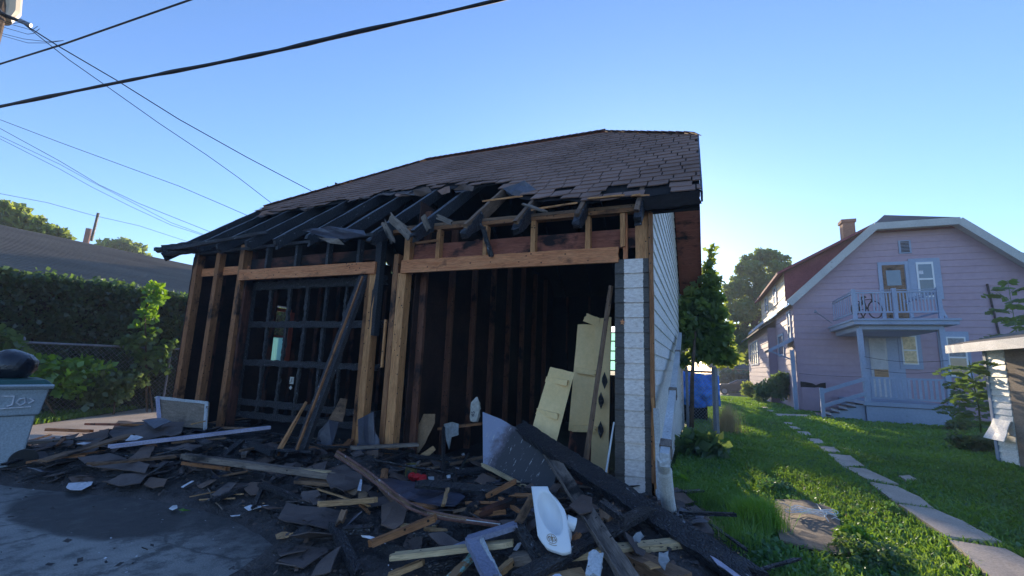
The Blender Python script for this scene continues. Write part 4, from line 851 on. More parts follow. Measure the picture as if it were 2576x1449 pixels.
# broken blue-grey frame
e = empty('broken_frame', ph(zC(1640, 1090), .1), 'broken V-shaped blue-grey painted frame lying in the foreground', 'frame')
plank('rail', ph(zC(1615, 1075), .17), ph(zD(375, 800), .20), .075, .03, 'bluepaint', e, nx=12, jag=.01); plank('stile', ph(zC(1660, 1065), .18), hz(zC(1880, 1480), .16), .085, .035, 'bluepaint', e, nx=12, jag=.01)
plank('brace', ph(zD(390, 805), .19), ph(zD(650, 1230), .10), .07, .03, 'char2', e, nx=12, jag=.01); plank('stile_edge', ph(zC(1770, 1085), .19), hz(zC(1960, 1480), .15), .02, .03, 'trim', e, nx=12)
# curved rusty strip
cp = [(240, 190), (400, 290), (560, 400), (700, 505), (850, 630), (1000, 730), (1200, 812), (1400, 852), (1600, 880), (1940, 922)]; hh = [.36, .32, .27, .23, .19, .16, .14, .12, .10, .08]
e = empty('curved_strip', ph(zC(240, 190), .36), 'long curved rusty metal-edged moulding bent down from the centre post', 'moulding')
for dx_, dz_, m, r, nm in ((0, 0, 'rust', .012, 'lower_edge'), (.01, .035, 'rust', .010, 'upper_edge'), (.015, .02, 'trim', .007, 'painted_edge')):
    mb = MB(); P_ = [ph(zC(*p), h)+Vector((dx_, .02*dz_*10, dz_*(1-.5*i/9))) for i, (p, h) in enumerate(zip(cp, hh))]
    Q = []
    for i in range(len(P_)-1):
        for j in range(4): Q.append(P_[i].lerp(P_[i+1], j/4))
    Q.append(P_[-1]); mb.tube(Q, r, 6); mb.build(nm, M[m], e)
mb = MB(); P1 = [ph(zC(*p), h) for p, h in zip(cp, hh)]
for i in range(8): mb.beam(P1[i]+Vector((.005, .01, .016)), P1[i+1]+Vector((.005, .01, .015)), .03, .022)
mb.build('web', M['brownw'], e)
# leaning plywood panel on the left
e = empty('leaning_plywood', hz((460, 1065), .15), 'square weathered plywood panel with white trim leaning at the left corner of the garage', 'panel')
q4 = [hy(p, y) for p, y in (((402, 1000), -.55), ((524, 1013), -.35), ((518, 1078), -.5), ((408, 1070), -.7))]
o = sheet('board', q4, .02, 'ply', e, off=Vector((0, .02, 0)), amp=.002); plank('trim', q4[0]+Vector((-.05, -.02, 0)), q4[1]+Vector((0, -.02, 0)), .035, .02, 'trim', e, up=(0, -1, 0)); plank('trim', q4[0]+Vector((-.02, -.02, 0)), q4[3]+Vector((0, -.02, -.03)), .06, .02, 'lilac', e, up=(0, -1, 0)); plank('trim', q4[1]+Vector((0, -.025, 0)), q4[2]+Vector((.01, -.02, 0)), .05, .02, 'trim', e, up=(0, -1, 0))
# boards standing at the right corner
T('corner_plank', hx((1651, 1028), .03), hx((1663, 1318), .05), .05, .02, 'trim', 'pale narrow plank standing against the right corner of the garage', up=(0, -1, 0), jag=.005)
T('corner_plank', hx((1644, 1000), .0)+Vector((0, -.06, 0)), hx((1655, 1318), .0)+Vector((0, -.06, 0)), .03, .02, 'fresh', 'narrow tan plank standing just left of the pale one at the right corner', up=(0, -1, 0), jag=.01)
# shelf, sack, rag
e = plank('shelf_plank', hy(zG(1205, 505), .6), hy(zG(1495, 470), .75), .10, .03, 'stud'); tag(e, 'brown shelf plank fixed low on the partition in the right bay', 'shelf')
e = empty('paper_sack', hy(zG(1440, 460), .62), 'crumpled cream sack printed 45 standing on the brown shelf plank', 'sack')
c = hy(zG(1440, 460), .62); mb = MB(); mb.lathe([(.045, 0), (.055, .01), (.056, .06), (.057, .12), (.056, .17), (.058, .22), (.052, .245), (.034, .265), (.012, .30)], (0, 0, 0), 16)
for i, v in enumerate(mb.v): mb.v[i] = (v[0]*1.1+.02*noise.noise(Vector(v)*26)+.05*v[2]*v[2]*4, v[1]*.7+.015*noise.noise(Vector(v)*30+Vector((3, 0, 0))), v[2]+.02*noise.noise(Vector(v)*22+Vector((0, 4, 0))))
mb.build('sack_body', M['bagp'], e, mw=Matrix.Translation(c))
rail_text('45', .07, Matrix.Translation(c+Vector((-.005, -.042, .10))) @ Matrix.Rotation(pi/2, 4, 'X') @ Matrix.Rotation(pi/2, 4, 'Z'), M['ink'], e)
o = sheet('hanging_rag', [hy(zG(*p), .52) for p in ((1240, 475), (1290, 462), (1332, 475), (1335, 545), (1290, 560), (1272, 640), (1262, 600), (1245, 520))], .006, 'cloth', off=Vector((0, .01, 0)), amp=.02); tag(o, 'grey torn rag hanging from the left end of the shelf plank', 'rag')
T('thin_post', hy(zG(1240, 500), .4), ph(zG(1240, 830), 0), .035, .03, 'char', 'thin black post standing below the shelf plank', 'post', up=(0, -1, 0))
# paint can, red cloth, cups
e = empty('paint_can', ph(zG(1030, 810), 0), 'rusty open paint can with yellow drips standing at the right bay edge', 'paint can')
c = ph(zG(1030, 815), 0); mb = MB(); mb.lathe([(.055, 0), (.057, .005), (.056, .12), (.058, .125), (.052, .125), (.050, .03), (0.001, .03)], c, 20); mb.build('can', surf('can_label', (.03, .05, .05), (.32, .22, .03), 9, ro=.35, bump=.1), e, smooth=False)
mb = MB(); mb.tube([c+Vector((.057*cos(t), .057*sin(t), .122)) for t in np.linspace(0, 2*pi, 20)], .004, 5); mb.build('rim', M['galv'], e)
mb = MB(); c = ph(zG(1075, 815), .05)
for k in range(7): 
    a = c+Vector((random.uniform(-.07, .09), random.uniform(-.03, .03), random.uniform(-.02, .03))); mb.lathe([(.0, -.03), (.03, -.02), (.042, .0), (.03, .02), (.0, .03)], a, 8)
for i, v in enumerate(mb.v): mb.v[i] = tuple(Vector(v)+Vector((1, 1, .8))*.015*noise.noise(Vector(v)*22))
tag(mb.build('red_cloth', M['red']), 'crumpled bright red cloth lying right of the paint can', 'cloth')
for p, lb in (((1285, 705), 'white cup lying upper left of the white strip'), ((1368, 672), 'small white cup highest in the right bay'), ((1275, 815), 'white cup standing lowest beside the black post')):
    c = ph(zG(*p), .03); mb = MB(); mb.lathe([(.018, -.02), (.022, .02), (.019, .02), (.016, -.015)], (0, 0, 0), 14); o = mb.build('white_cup', M['plastic'], mw=Matrix.Translation(c) @ Matrix.Rotation(random.uniform(-.9, .9), 4, 'Y')); tag(o, lb, 'cup', 'white cups on the garage floor')
def slip(zf, pts, h, m, lb, name='litter', cat='litter'):
    o = sheet(name, [ph(zf(*p), h+random.uniform(0, .015)) for p in pts], .003, m, amp=.006); tag(o, lb, cat)
slip(zG, [(1300, 748), (1370, 760), (1445, 765), (1440, 776), (1350, 772)], .02, 'paper', 'curved white plastic strip on the garage floor')
slip(zG, [(1140, 815), (1180, 812), (1182, 835), (1150, 842)], .05, 'cloth', 'grey disc-like lid beside the red cloth')
slip(zC, [(500, 440), (520, 445), (508, 562), (468, 550)], .13, 'paper', 'upright white slip left of the curved rusty strip')
slip(zC, [(505, 1018), (600, 1028), (685, 1055), (640, 1070), (520, 1040)], .07, 'paper', 'white flat sliver left of the sloping brown stick')
slip(zC, [(1470, 1130), (1590, 1070), (1610, 1110), (1500, 1140)], .12, 'bluepaint', 'pale blue wood chip left of the broken frame corner')
slip(zD, [(325, 1105), (380, 1020), (440, 1000), (400, 1080), (370, 1112)], .07, 'paper', 'pale blue plastic piece below the broken frame')
slip(zE, [(1505, 1130), (1535, 1100), (1570, 1090), (1585, 1115), (1600, 1130), (1575, 1150), (1560, 1180), (1540, 1165), (1520, 1165)], .1, 'cloth', 'crumpled white rag beside dry stalks under the pillar')
slip(zE, [(2140, 1288), (2220, 1330), (2330, 1400), (2450, 1470), (2380, 1480), (2200, 1360)], .08, 'lilac', 'torn white-purple plastic strip beside the charred beam end')
slip(zE, [(2150, 1275), (2300, 1300), (2480, 1410), (2520, 1480), (2400, 1440), (2250, 1350)], .04, 'tar', 'blue-grey sheet under the charred beam end at the lawn edge')
slip(zE, [(1880, 1040), (1960, 1130), (2130, 1250), (2080, 1270), (1900, 1120)], .04, 'tar', 'blue-grey strip lying beyond the charred beam below the drain pipe')
slip(zE, [(1720, 1260), (1760, 1270), (1800, 1250), (1795, 1290), (1810, 1330), (1780, 1360), (1770, 1400), (1740, 1370), (1715, 1330)], .14, 'cloth', 'grey-white crumpled plastic between the timber block and the beam')
slip(zA, [(345, 1040), (400, 1025), (455, 1030), (440, 1050), (360, 1055)], .03, 'paper', 'white slip at the tip of the wide brown-grey board')
slip(zA, [(1320, 820), (1380, 765), (1440, 768), (1510, 785), (1440, 812)], .2, 'paper', 'bright white-blue paper poking out behind the wide brown-grey board')
slip(zA, [(810, 855), (880, 838), (960, 840), (900, 856)], .14, 'paper', 'thin white paper behind the wide brown-grey board')
slip(zA, [(695, 1310), (720, 1270), (850, 1255), (980, 1255), (960, 1290), (860, 1340), (740, 1345)], .02, 'paper', 'crumpled pale plastic at the front of the left heap')
slip(zB, [(200, 1140), (240, 1110), (285, 1108), (290, 1135), (240, 1155)], .01, 'plastic', 'small white shell-like plastic piece by the soot stain')
slip(zB, [(300, 1155), (350, 1140), (370, 1150), (430, 1160), (350, 1165)], .01, 'brightg', 'small yellow blossom-like scrap by the soot stain')
slip(zB, [(990, 1130), (1060, 1105), (1150, 1115), (1250, 1115), (1130, 1140), (1040, 1165)], .02, 'paper', 'torn white paper in the middle of the front edge')
slip(zB, [(325, 915), (440, 850), (465, 855), (350, 920)], .03, 'paper', 'narrow white-blue strip lying on the front shingles')
slip(zB, [(845, 1215), (965, 1205), (950, 1218), (860, 1222)], .01, 'paper', 'thin white sliver below the torn white paper')
slip(zC, [(400, 520), (440, 520), (475, 565), (440, 605), (365, 570)], .11, 'card', 'tan round chip left of the white slip')
slip(zC, [(480, 590), (540, 570), (580, 590), (570, 620), (480, 635)], .11, 'card', 'tan chip just above the level tan board')
slip(zG, [(160, 1180), (230, 1162), (275, 1175), (240, 1200), (170, 1210)], .02, 'tan', 'tan splintered chip lying on the grey ash')
# root
mb = MB(); mb.tube([ph(zB(*p), .02) for p in ((600, 915), (640, 980), (655, 1050), (720, 1100), (765, 1155))], [.004, .007, .008, .006, .004], 6); mb.tube([ph(zB(*p), .02) for p in ((655, 1050), (680, 1030), (700, 1000))], .004, 5)
tag(mb.build('dead_root', M['greywood']), 'pale crooked dead root lying at the front edge', 'root')
# dry stalks near the pillar foot
mb = MB()
for k in range(26):
    c = hz(zE(random.choice((1540, 1600, 1640)), 1080), .12)+Vector((random.gauss(0, .05), random.gauss(0, .05), 0)); mb.tube([c, c+Vector((random.gauss(0, .05), random.gauss(0, .04), .08)), c+Vector((random.gauss(0, .09), random.gauss(0, .07), random.uniform(.05, .16)))], .0022, 4)
for k in range(14):
    c = hz(zE(1520, 860), .2)+Vector((random.gauss(0, .04), random.gauss(0, .03), 0)); mb.tube([c, c+Vector((random.gauss(0, .05), random.gauss(0, .04), .06)), c+Vector((random.gauss(0, .06), random.gauss(0, .05), .03))], .0022, 4)
tag(mb.build('dry_stalks', M['brownw']), 'dry brown stalks growing at the foot of the peeling pillar', 'stalks')
# red leaf ornament on the pillar
q = hy(zF(1220, 390), -.03); mb = MB(); pts = []
for k in range(10): a = k*2*pi/10+.2; r = .026 if k % 2 == 0 else .013; pts.append(q+Vector((r*cos(a), 0, r*1.3*sin(a))))
mb.prism(pts, (0, .006, 0)); tag(mb.build('rust_leaf', M['header']), 'small orange leaf-shaped chip stuck on the peeling pillar', 'ornament')
# white basin
e = empty('white_basin', hz(zD(850, 1100), .15), 'white plastic wall basin with a gold emblem lying on its side on the heap', 'basin')
o3 = hz(zD(560, 300), .44); ux = (hz(zD(770, 300), .44)-o3); vx = hz(zD(960, 1160), .17)-o3
R_ = zD(1070, 1130)
# outline traced on a tilted plane through three points
pA, pB, pC = hz(zD(560, 300), .56), hz(zD(770, 300), .57), hz(zD(1000, 1150), .30)
npl = (pB-pA).cross(pC-pA).normalized()
if npl.dot(Vector(C)-pA) < 0: npl = -npl
def pl(x, y, off=0):
    d = Vector(ray(*zD(x, y))); cc = Vector(C); t = (pA-cc).dot(npl)/d.dot(npl); return cc+d*t+npl*off
out = [(556, 300), (770, 300), (778, 345), (850, 440), (930, 520), (985, 600), (1010, 700), (1030, 850), (1072, 1130), (965, 1165), (760, 1100), (640, 945), (600, 640)]
ring = [pl(*p) for p in out]; ctr = pl(790, 640); bowlc = pl(800, 640)
bm = bmesh.new(); n = 40
def outl(t):
    L2 = len(ring); s = t*L2; i = int(s) % L2; return ring[i].lerp(ring[(i+1) % L2], s-int(s))
lv = []
rimr = []
ell = []
ax_, ay_ = (pl(955, 700)-pl(640, 560))/2, (pl(850, 930)-pl(740, 370))/2; ec = (pl(955, 700)+pl(640, 560)+pl(850, 930)+pl(740, 370))/4
angs = []
for k in range(n):
    o_ = outl(k/n); v = o_-ec; 
    m2 = Matrix(((ax_.dot(ax_), ax_.dot(ay_)), (ax_.dot(ay_), ay_.dot(ay_)))); c_ = m2.inverted() @ Vector((v.dot(ax_), v.dot(ay_))); c_.normalize(); angs.append(c_); ell.append(ec+ax_*c_.x+ay_*c_.y)
lay = [[p-npl*.03 for p in [outl(k/n) for k in range(n)]], [outl(k/n)-npl*.004 for k in range(n)], [outl(k/n).lerp(ec, .03) for k in range(n)], [ec+(p-ec)*1.08 for p in ell], ell]
for f, dep in ((.93, .012), (.80, .04), (.6, .062), (.35, .075), (.12, .08)): lay.append([ec+(p-ec)*f-npl*dep for p in ell])
vr = [[bm.verts.new(p) for p in l] for l in lay]
for a, b in zip(vr, vr[1:]):
    for k in range(n): bm.faces.new((a[k], a[(k+1) % n], b[(k+1) % n], b[k]))
bm.faces.new(vr[-1])
# outer shell behind the bowl
sv = (pl(1040, 660)-pl(900, 650))*.55
sh = [[bm.verts.new(ec+sv*min(1, d*12)+(p-ec)*f-npl*d) for p in ell] for f, d in ((1.1, .006), (1.12, .05), (1.0, .11), (.7, .15), (.1, .16))]
for a, b in zip(sh, sh[1:]):
    for k in range(n): bm.faces.new((a[k], b[k], b[(k+1) % n], a[(k+1) % n]))
bm.faces.new(sh[-1]); bmesh.ops.recalc_face_normals(bm, faces=bm.faces)
me = bpy.data.meshes.new('bowl'); bm.to_mesh(me); bm.free(); me.polygons.foreach_set('use_smooth', [True]*len(me.polygons)); link('bowl', me, M['plastic'], e)
mb = MB(); a = pl(985, 690, -.06); b = a+(pl(1050, 705)-pl(985, 690)).normalized()*.05-npl*.02; mb.tube([a, b, b+(b-a).normalized()*.002], [.038, .038, .032], 24); mb.build('drain_spout', M['plastic'], e, smooth=False)
mb = MB(); ec2 = pl(822, 975, .002); ex_, ey_ = (pl(885, 985, .002)-ec2), (pl(812, 915, .002)-ec2)
def er(u, v): return ec2+ex_*u+ey_*v
mb.tube([er(cos(t), sin(t)) for t in np.linspace(0, 2*pi, 24)], .0012, 5)
for s in ([(-.55, .5), (-.55, -.5), (-.2, -.35), (-.2, .35), (-.55, .5)], [(.0, .8), (.0, -.8)], [(-.1, .35), (.15, .35)], [(.2, .4), (.2, -.5), (.6, -.4), (.6, .4), (.2, .4)], [(-.8, 0), (-.65, .3)], [(.8, 0), (.7, -.3)]): mb.tube([er(*p) for p in s], .0016, 5)
mb.tube([er(-.8, -1.15), er(-.2, -1.35), er(.4, -1.4), er(.8, -1.25)], .0014, 4)
mb.build('emblem', M['gold'], e)

# ------------------------------------------------------------------ scattered shingles, splinters, chips
BC = ec
def okp(x, y): return H(x, y) > .035 and not (x > -2.9 and y > .3) and (x-BC.x)**2+(y-BC.y+.1)**2 > .42**2
def zone(x, y):
    a = 'at the far left by the bin' if x < -5.8 else 'below the left bay grid' if x < -3.7 else 'at the foot of the centre posts' if x < -2.6 and y > -1 else 'around the curved rusty strip' if x < -1.3 else 'around the white basin' if x < -.5 else 'below the peeling pillar'
    return a+(' near the wall' if y > -.9 else ' at the front edge' if y < -1.9 else '')
CN = {}
protos = []
for k in range(14):
    s = random.uniform(.09, .21); w = s*random.uniform(.6, 1.3); pts = [(-s/2, -w/2), (0, -w/2*random.uniform(.8, 1.2)), (s/2, -w/2*random.uniform(.6, 1.1)), (s/2*random.uniform(.7, 1.1), w/2*random.uniform(.5, 1.1)), (0, w/2*random.uniform(.8, 1.1)), (-s/2*random.uniform(.6, 1.1), w/2)]
    c = random.uniform(-.9, .9); o = sheet('shingle_scrap', [Vector((x, y, c*x*x+.02*random.random())) for x, y in pts], .006, random.choice(['shing2', 'shing2', 'shing3', 'shing2', 'tar']), amp=.008); protos.append(o)
def put(o, x, y, z, a, b, c): o.matrix_basis = Matrix.Translation((x, y, z)) @ Matrix.Rotation(a, 4, 'Z') @ Matrix.Rotation(b, 4, 'X') @ Matrix.Rotation(c, 4, 'Y')
cnt = 0
while cnt < 280:
    x, y = random.uniform(-7.7, .7), random.uniform(-2.9, .6)
    if not okp(x, y): continue
    o = protos[cnt] if cnt < 14 else protos[cnt % 14].copy()
    if cnt >= 14: COL.objects.link(o)
    put(o, x, y, H(x, y)+random.uniform(.005, .05), random.uniform(0, 6.28), random.gauss(0, .22), random.gauss(0, .22))
    tag(o, {'fallen_shingle': 'torn black', 'fallen_brown_shingle': 'torn brown', 'tar_paper': 'torn blue-black'}[o.data.materials[0].name]+' shingle scrap lying '+zone(x, y), 'shingle', 'shingle scraps scattered over the heap'); cnt += 1
sp = [plank('wood_splinter', (0, 0, 0), (random.uniform(.1, .4), 0, 0), random.uniform(.012, .045), random.uniform(.008, .025), m, jag=.03) for m in ('tan', 'stud', 'char2', 'char', 'pale', 'brownw', 'char', 'redwood', 'greywood', 'char')]
cnt = 0
while cnt < 170:
    x, y = random.uniform(-7.6, .6), random.uniform(-2.9, .6)
    if not okp(x, y): continue
    if cnt % 10 == 4 and random.random() < .6: cnt += 0
    o = sp[cnt] if cnt < 10 else sp[random.choice([0, 1, 1, 2, 3, 3, 5, 6, 6, 8, 9, 9, 2, 3, 3, 6, 9, 5])].copy()
    if cnt >= 10: COL.objects.link(o)
    put(o, x, y, H(x, y)+random.uniform(.015, .06), random.uniform(0, 6.28), random.gauss(0, .3), random.gauss(0, .15))
    tag(o, {'charred_wood': 'black charred', 'grey_charred_wood': 'grey burnt'}.get(o.data.materials[0].name, 'brown' if o.data.materials[0].name[:4] in ('brow', 'stud', 'stai') else 'pale')+' wood splinter lying '+zone(x, y), 'splinter', 'wood splinters scattered over the heap'); cnt += 1
lg = [plank('fallen_lath', (0, 0, 0), (random.uniform(.4, 1.0), 0, 0), random.uniform(.03, .085), random.uniform(.015, .035), m, jag=.035, wob=.004, nx=14) for m in ('char', 'char2', 'brownw', 'char', 'greywood', 'stud', 'char2', 'brownw')]
cnt = 0
while cnt < 90:
    x, y = random.uniform(-6.8, -.7), random.uniform(-1.8, .3)
    if not okp(x, y) or H(x, y) < .07: continue
    o = lg[cnt] if cnt < 8 else lg[random.choice([0, 0, 1, 1, 2, 3, 3, 4, 5, 6, 6, 7])].copy()
    if cnt >= 8: COL.objects.link(o)
    put(o, x, y, H(x, y)+random.uniform(.01, .06), random.uniform(0, 6.28), random.gauss(0, .3), random.gauss(0, .08))
    tag(o, {'charred_wood': 'long black charred', 'grey_charred_wood': 'long grey burnt', 'tan_board': 'long pale'}.get(o.data.materials[0].name, 'long brown')+' lath lying '+zone(x, y), 'lath', 'long laths scattered over the heap'); cnt += 1
def chips(n, m, smin, smax, name, lb, ok, z=0):
    V = []
    while len(V) < n:
        x, y = random.uniform(-8, .9), random.uniform(-3.3, .7)
        if not ok(x, y): continue
        s = random.uniform(smin, smax); a = random.uniform(0, 6.28); zz = H(x, y)+.004+random.uniform(0, .02); u = Vector((cos(a), sin(a), random.gauss(0, .3)))*s; v = Vector((-sin(a), cos(a), random.gauss(0, .3)))*s*random.uniform(.3, 1)
        c = Vector((x, y, zz)); V.append([c-u, c-v, c+u*.8, c+v])
    tag(quads(name, np.array(V), M[m]), lb, 'debris', kind='stuff')
chips(9000, 'ash', .006, .03, 'charcoal_chips', 'fine black charcoal chips and grit over the heap', lambda x, y: H(x, y) > .01 or (random.random() < .04 and y < 0))
chips(2600, 'shing3', .006, .022, 'shingle_chips', 'brown shingle grit and small chips over the heap', lambda x, y: H(x, y) > .01)
chips(420, 'paper', .003, .011, 'pale_chips', 'tiny pale ash flakes and paint chips over the heap and alley', lambda x, y: H(x, y) > .0 or random.random() < .1)
chips(700, 'tan', .004, .02, 'wood_chips', 'tiny tan wood chips over the heap', lambda x, y: H(x, y) > .02)

# ================================================================== pink house
PH = empty('pink_house', (3.75, 15.4, 0), 'pink two-storey house with clipped gable roof, blue porch and balcony', 'house')
Y0 = 15.4; XL, XR_, XC = 3.75, 11.45, 7.6; EV = 4.1; SLP = .95
def roofz(x): return EV+SLP*(min(x, 2*XC-x)-3.53)
rows = []; z = .08
while z < 6.7:
    z1 = z+.235
    def sp_(z):
        if z < roofz(XL): return (XL, XR_)
        d = (z-EV)/SLP+3.53; return (d, 2*XC-d)
    a, b = sp_(z), sp_(z1)
    if z1 > 6.62: z1 = 6.62
    rows.append((z, z1+.004, a[0], a[1], b[0], b[1])); z = z1
    if z >= 6.61: break
lap(rows, 'y', -1, Y0, M['pink'], 'front_wall', PH, .02)
rows = []; z = .08
while z < 3.9: rows.append((z, z+.239, Y0+.01, 20.0, Y0+.01, 20.0)); z += .235
lap(rows, 'x', -1, XL, M['pink'], 'side_wall', PH, .02)
rows = []; z = .0
while z < 3.5: rows.append((z, z+.239, 20.0, 30, 20.0, 30)); z += .235
lap(rows, 'x', -1, XL-.35, M['pink'], 'bay_wall', PH, .02)
mb = MB(); mb.box((XL+.02, Y0+.02, -.7), (XR_-.02, 30.2, 3.95)); mb.box((XL-.33, 20.0, -.7), (XL+.02, 30.2, 3.5)); mb.box((XL+.3, Y0+.03, 3.9), (XR_-.3, 30, 4.35)); mb.build('house_core', M['pink'], PH)
# roof slabs
def slab(pts, t, name, m): mb = MB(); mb.prism(pts, (0, 0, -t)); return mb.build(name, M[m], PH)
yf = Y0-.45; xa = 6.43; za = roofz(xa)+.02; yr = 17.7; RZZ = roofz(XC)
slab([(3.53, yf, EV), (xa, yf, za), (XC, yr, RZZ), (XC, 30.6, RZZ), (3.53, 30.6, EV)], .12, 'roof', 'redroof')
xb = 2*XC-xa
slab([(2*XC-3.53, yf, EV), (xb, yf, za), (XC, yr, RZZ), (XC, 30.6, RZZ), (2*XC-3.53, 30.6, EV)], .12, 'roof', 'redroof')
slab([(xa, yf-.02, za+.01), (xb, yf-.02, za+.01), (XC, yr, RZZ+.02)], .10, 'roof_hip', 'darkroof')
def rk(p, q, m='greytrim'): plank('rake_board', p, q, .25, .05, m, PH, up=(0, -1, 0), jag=.003, wob=.002)
rk((3.55, yf-.03, EV-.13), (xa, yf-.03, za-.10)); rk((xa-.03, yf-.032, za-.12), (xb+.03, yf-.032, za-.12)); rk((2*XC-3.55, yf-.03, EV-.13), (xb, yf-.03, za-.10))
mb = MB(); mb.prism([(3.6, yf, EV-.13), (xa, yf, za-.14), (xb, yf, za-.14), (2*XC-3.6, yf, EV-.13), (2*XC-3.6, Y0, EV-.13), (xb, Y0, za-.14), (xa, Y0, za-.14), (3.6, Y0, EV-.13)][:0] or [(3.55, yf, EV-.14), (xa, yf, za-.14), (xa, Y0+.02, za-.14), (3.55, Y0+.02, EV-.14)], (0, 0, -.02)); mb.prism([(xb, yf, za-.14), (2*XC-3.55, yf, EV-.14), (2*XC-3.55, Y0+.02, EV-.14), (xb, Y0+.02, za-.14)], (0, 0, -.02)); mb.prism([(xa, yf, za-.14), (xb, yf, za-.14), (xb, Y0+.02, za-.14), (xa, Y0+.02, za-.14)], (0, 0, -.02)); mb.build('soffit', M['greytrim'], PH)
plank('eave_fascia', (3.50, yf, EV-.10), (3.50, 30.6, EV-.10), .03, .16, 'bluetrim', PH, jag=0, wob=0)
# side dormers
def dormer(s):
    X = lambda x: x if s < 0 else 2*XC-x
    xd = 3.75; zt = 5.52; y0, y1 = 16.9, 25.0; zb = roofz(xd)
    xm = 6.95; zm_ = roofz(xm)
    mb = MB(); mb.prism([(X(xd), y0, zb), (X(xd), y0, zt), (X(xm), y0, zm_-.05)], (0, .12, 0)); mb.build('dormer_cheek', M['redroof'], PH); mb = MB(); mb.prism([(X(xd), y1, zb), (X(xd), y1, zt), (X(xm), y1, zm_-.05)], (0, -.12, 0)); mb.build('dormer_cheek', M['redroof'], PH)
    rows = []; z = zb
    while z < zt: rows.append((z, min(z+.239, zt), y0, y1, y0, y1)); z += .235
    lap(rows, 'x', s, X(xd), M['dorm'], 'dormer_wall', PH, .02)
    mb = MB(); mb.prism([(X(3.45), y0-.4, zt-.02), (X(xm+.1), y0-.4, zm_+.08), (X(xm+.1), y1+.3, zm_+.08), (X(3.45), y1+.3, zt-.02)], (0, 0, -.10)); mb.build('dormer_roof', M['redroof'], PH)
M['dorm'] = surf('cream_siding', (.50, .38, .28), (.60, .47, .34), .6, ro=.7, bump=.2, fine=12, rnd=False)
dormer(-1); dormer(1)
def sidewin(y0, y1, z0, z1, x=XL, name='window', d=.05):
    mb = MB(); mb.box((x-d, y0-.09, z0-.09), (x-.0, y0, z1+.09)); mb.box((x-d, y1, z0-.09), (x-.0, y1+.09, z1+.09)); mb.box((x-d, y0, z1), (x-.0, y1, z1+.09)); mb.box((x-d, y0, z0-.09), (x-.0, y1, z0)); mb.box((x-d+.01, y0, (z0+z1)/2-.02), (x, y1, (z0+z1)/2+.02))
    w = mb.build(name, M['bluetrim'], PH); mb = MB(); mb.box((x-.025, y0, z0), (x-.022, y1, z1)); mb.build('pane', M['blueglass'], w)
sidewin(19.1, 19.9, 4.6, 5.3); sidewin(22.2, 23.0, 4.6, 5.3)
sidewin(16.0, 16.5, 2.75, 3.75); sidewin(17.9, 19.2, 2.2, 3.0)
for y in (24.2, 25.3, 26.4, 27.5): sidewin(y, y+.85, 1.9, 3.1, XL-.35)
# bay roof and side entry canopy on post
mb = MB(); mb.prism([(XL-.75, 19.8, 3.45), (XL, 19.8, 3.95), (XL, 30.4, 3.95), (XL-.75, 30.4, 3.45)], (0, 0, -.08)); mb.build('bay_roof', M['darkroof'], PH)
mb = MB(); mb.prism([(XL-.85, 15.7, 2.25), (XL, 15.7, 2.75), (XL, 17.1, 2.75), (XL-.85, 17.1, 2.25)], (0, 0, -.07)); cn = mb.build('entry_canopy', M['darkroof'], PH)
mb = MB(); mb.prism([(XL-.87, 15.69, 2.15), (XL-.87, 15.69, 2.27), (XL, 15.69, 2.78), (XL, 15.69, 2.62)], (0, -.03, 0)); mb.beam((XL-.8, 15.75, 2.2), (XL, 15.75, 1.85), .05, .05); mb.build('canopy_brace', M['bluetrim'], cn)
plank('canopy_post', (XL-.12, 15.3, 0), (XL-.14, 15.3, 2.25), .13, .13, 'bluetrim', PH, up=(0, 1, 0))
# chimney
mb = MB(); mb.box((6.48, 19, 6.5), (6.94, 19.5, 8.16)); ch = mb.build('chimney', M['brick'], PH); mb = MB(); mb.box((6.43, 18.95, 8.16), (6.99, 19.55, 8.30)); mb.build('chimney_cap', M['brick'], ch)
# front details on the wall plane
def wq(p0, p1): a, b = hy(zP(*p0), Y0), hy(zP(*p1), Y0); return (min(a.x, b.x), min(a.z, b.z), max(a.x, b.x), max(a.z, b.z))
def fbox(r, d0, d1, name, m, parent=PH): mb = MB(); mb.box((r[0], Y0-d1, r[1]), (r[2], Y0-d0, r[3])); return mb.build(name, M[m], parent)
v = wq((1030, 264), (1120, 344)); vt = fbox(v, .02, .05, 'vent', 'bluetrim'); mb = MB()
for k in range(8): z = v[1]+.06+k*(v[3]-v[1]-.12)/7; mb.beam((v[0]+.06, Y0-.055, z), (v[2]-.06, Y0-.055, z), .02, .03, (0, .6, 1))
mb.build('louvre', M['char2'], vt)
fr = fbox((6.50, 3.2, 7.40, 5.50), .02, .05, 'door_frame', 'bluetrim'); fbox((7.40, 4.10, 8.28, 5.58), .02, .055, 'window_frame', 'bluetrim')
dr = fbox((6.62, 3.2, 7.26, 5.38), .05, .065, 'balcony_door', 'brownw'); fbox((6.72, 4.62, 7.14, 5.18), .065, .072, 'door_glass', 'blueglass', dr); fbox((7.28, 3.2, 7.36, 5.40), .05, .09, 'storm_door', 'bluetrim')
w = fbox((7.60, 4.18, 8.08, 5.44), .055, .075, 'window', 'wpaint'); fbox((7.655, 4.86, 8.03, 5.36), .075, .08, 'pane', 'blueglass', w); fbox((7.655, 4.24, 8.03, 4.80), .075, .08, 'pane', 'glass', w); fbox((7.66, 5.0, 7.78, 5.13), .08, .084, 'sticker', 'paper', w)
fbox((5.90, .62, 7.0, 2.98), .02, .05, 'door_frame', 'bluetrim'); d = fbox((6.02, .60, 6.52, 2.72), .05, .075, 'front_door', 'trim'); fbox((6.08, 1.9, 6.46, 2.6), .075, .085, 'door_panel', 'trim', d); fbox((6.10, 1.30, 6.50, 1.62), .076, .09, 'door_patch', 'tan', d)
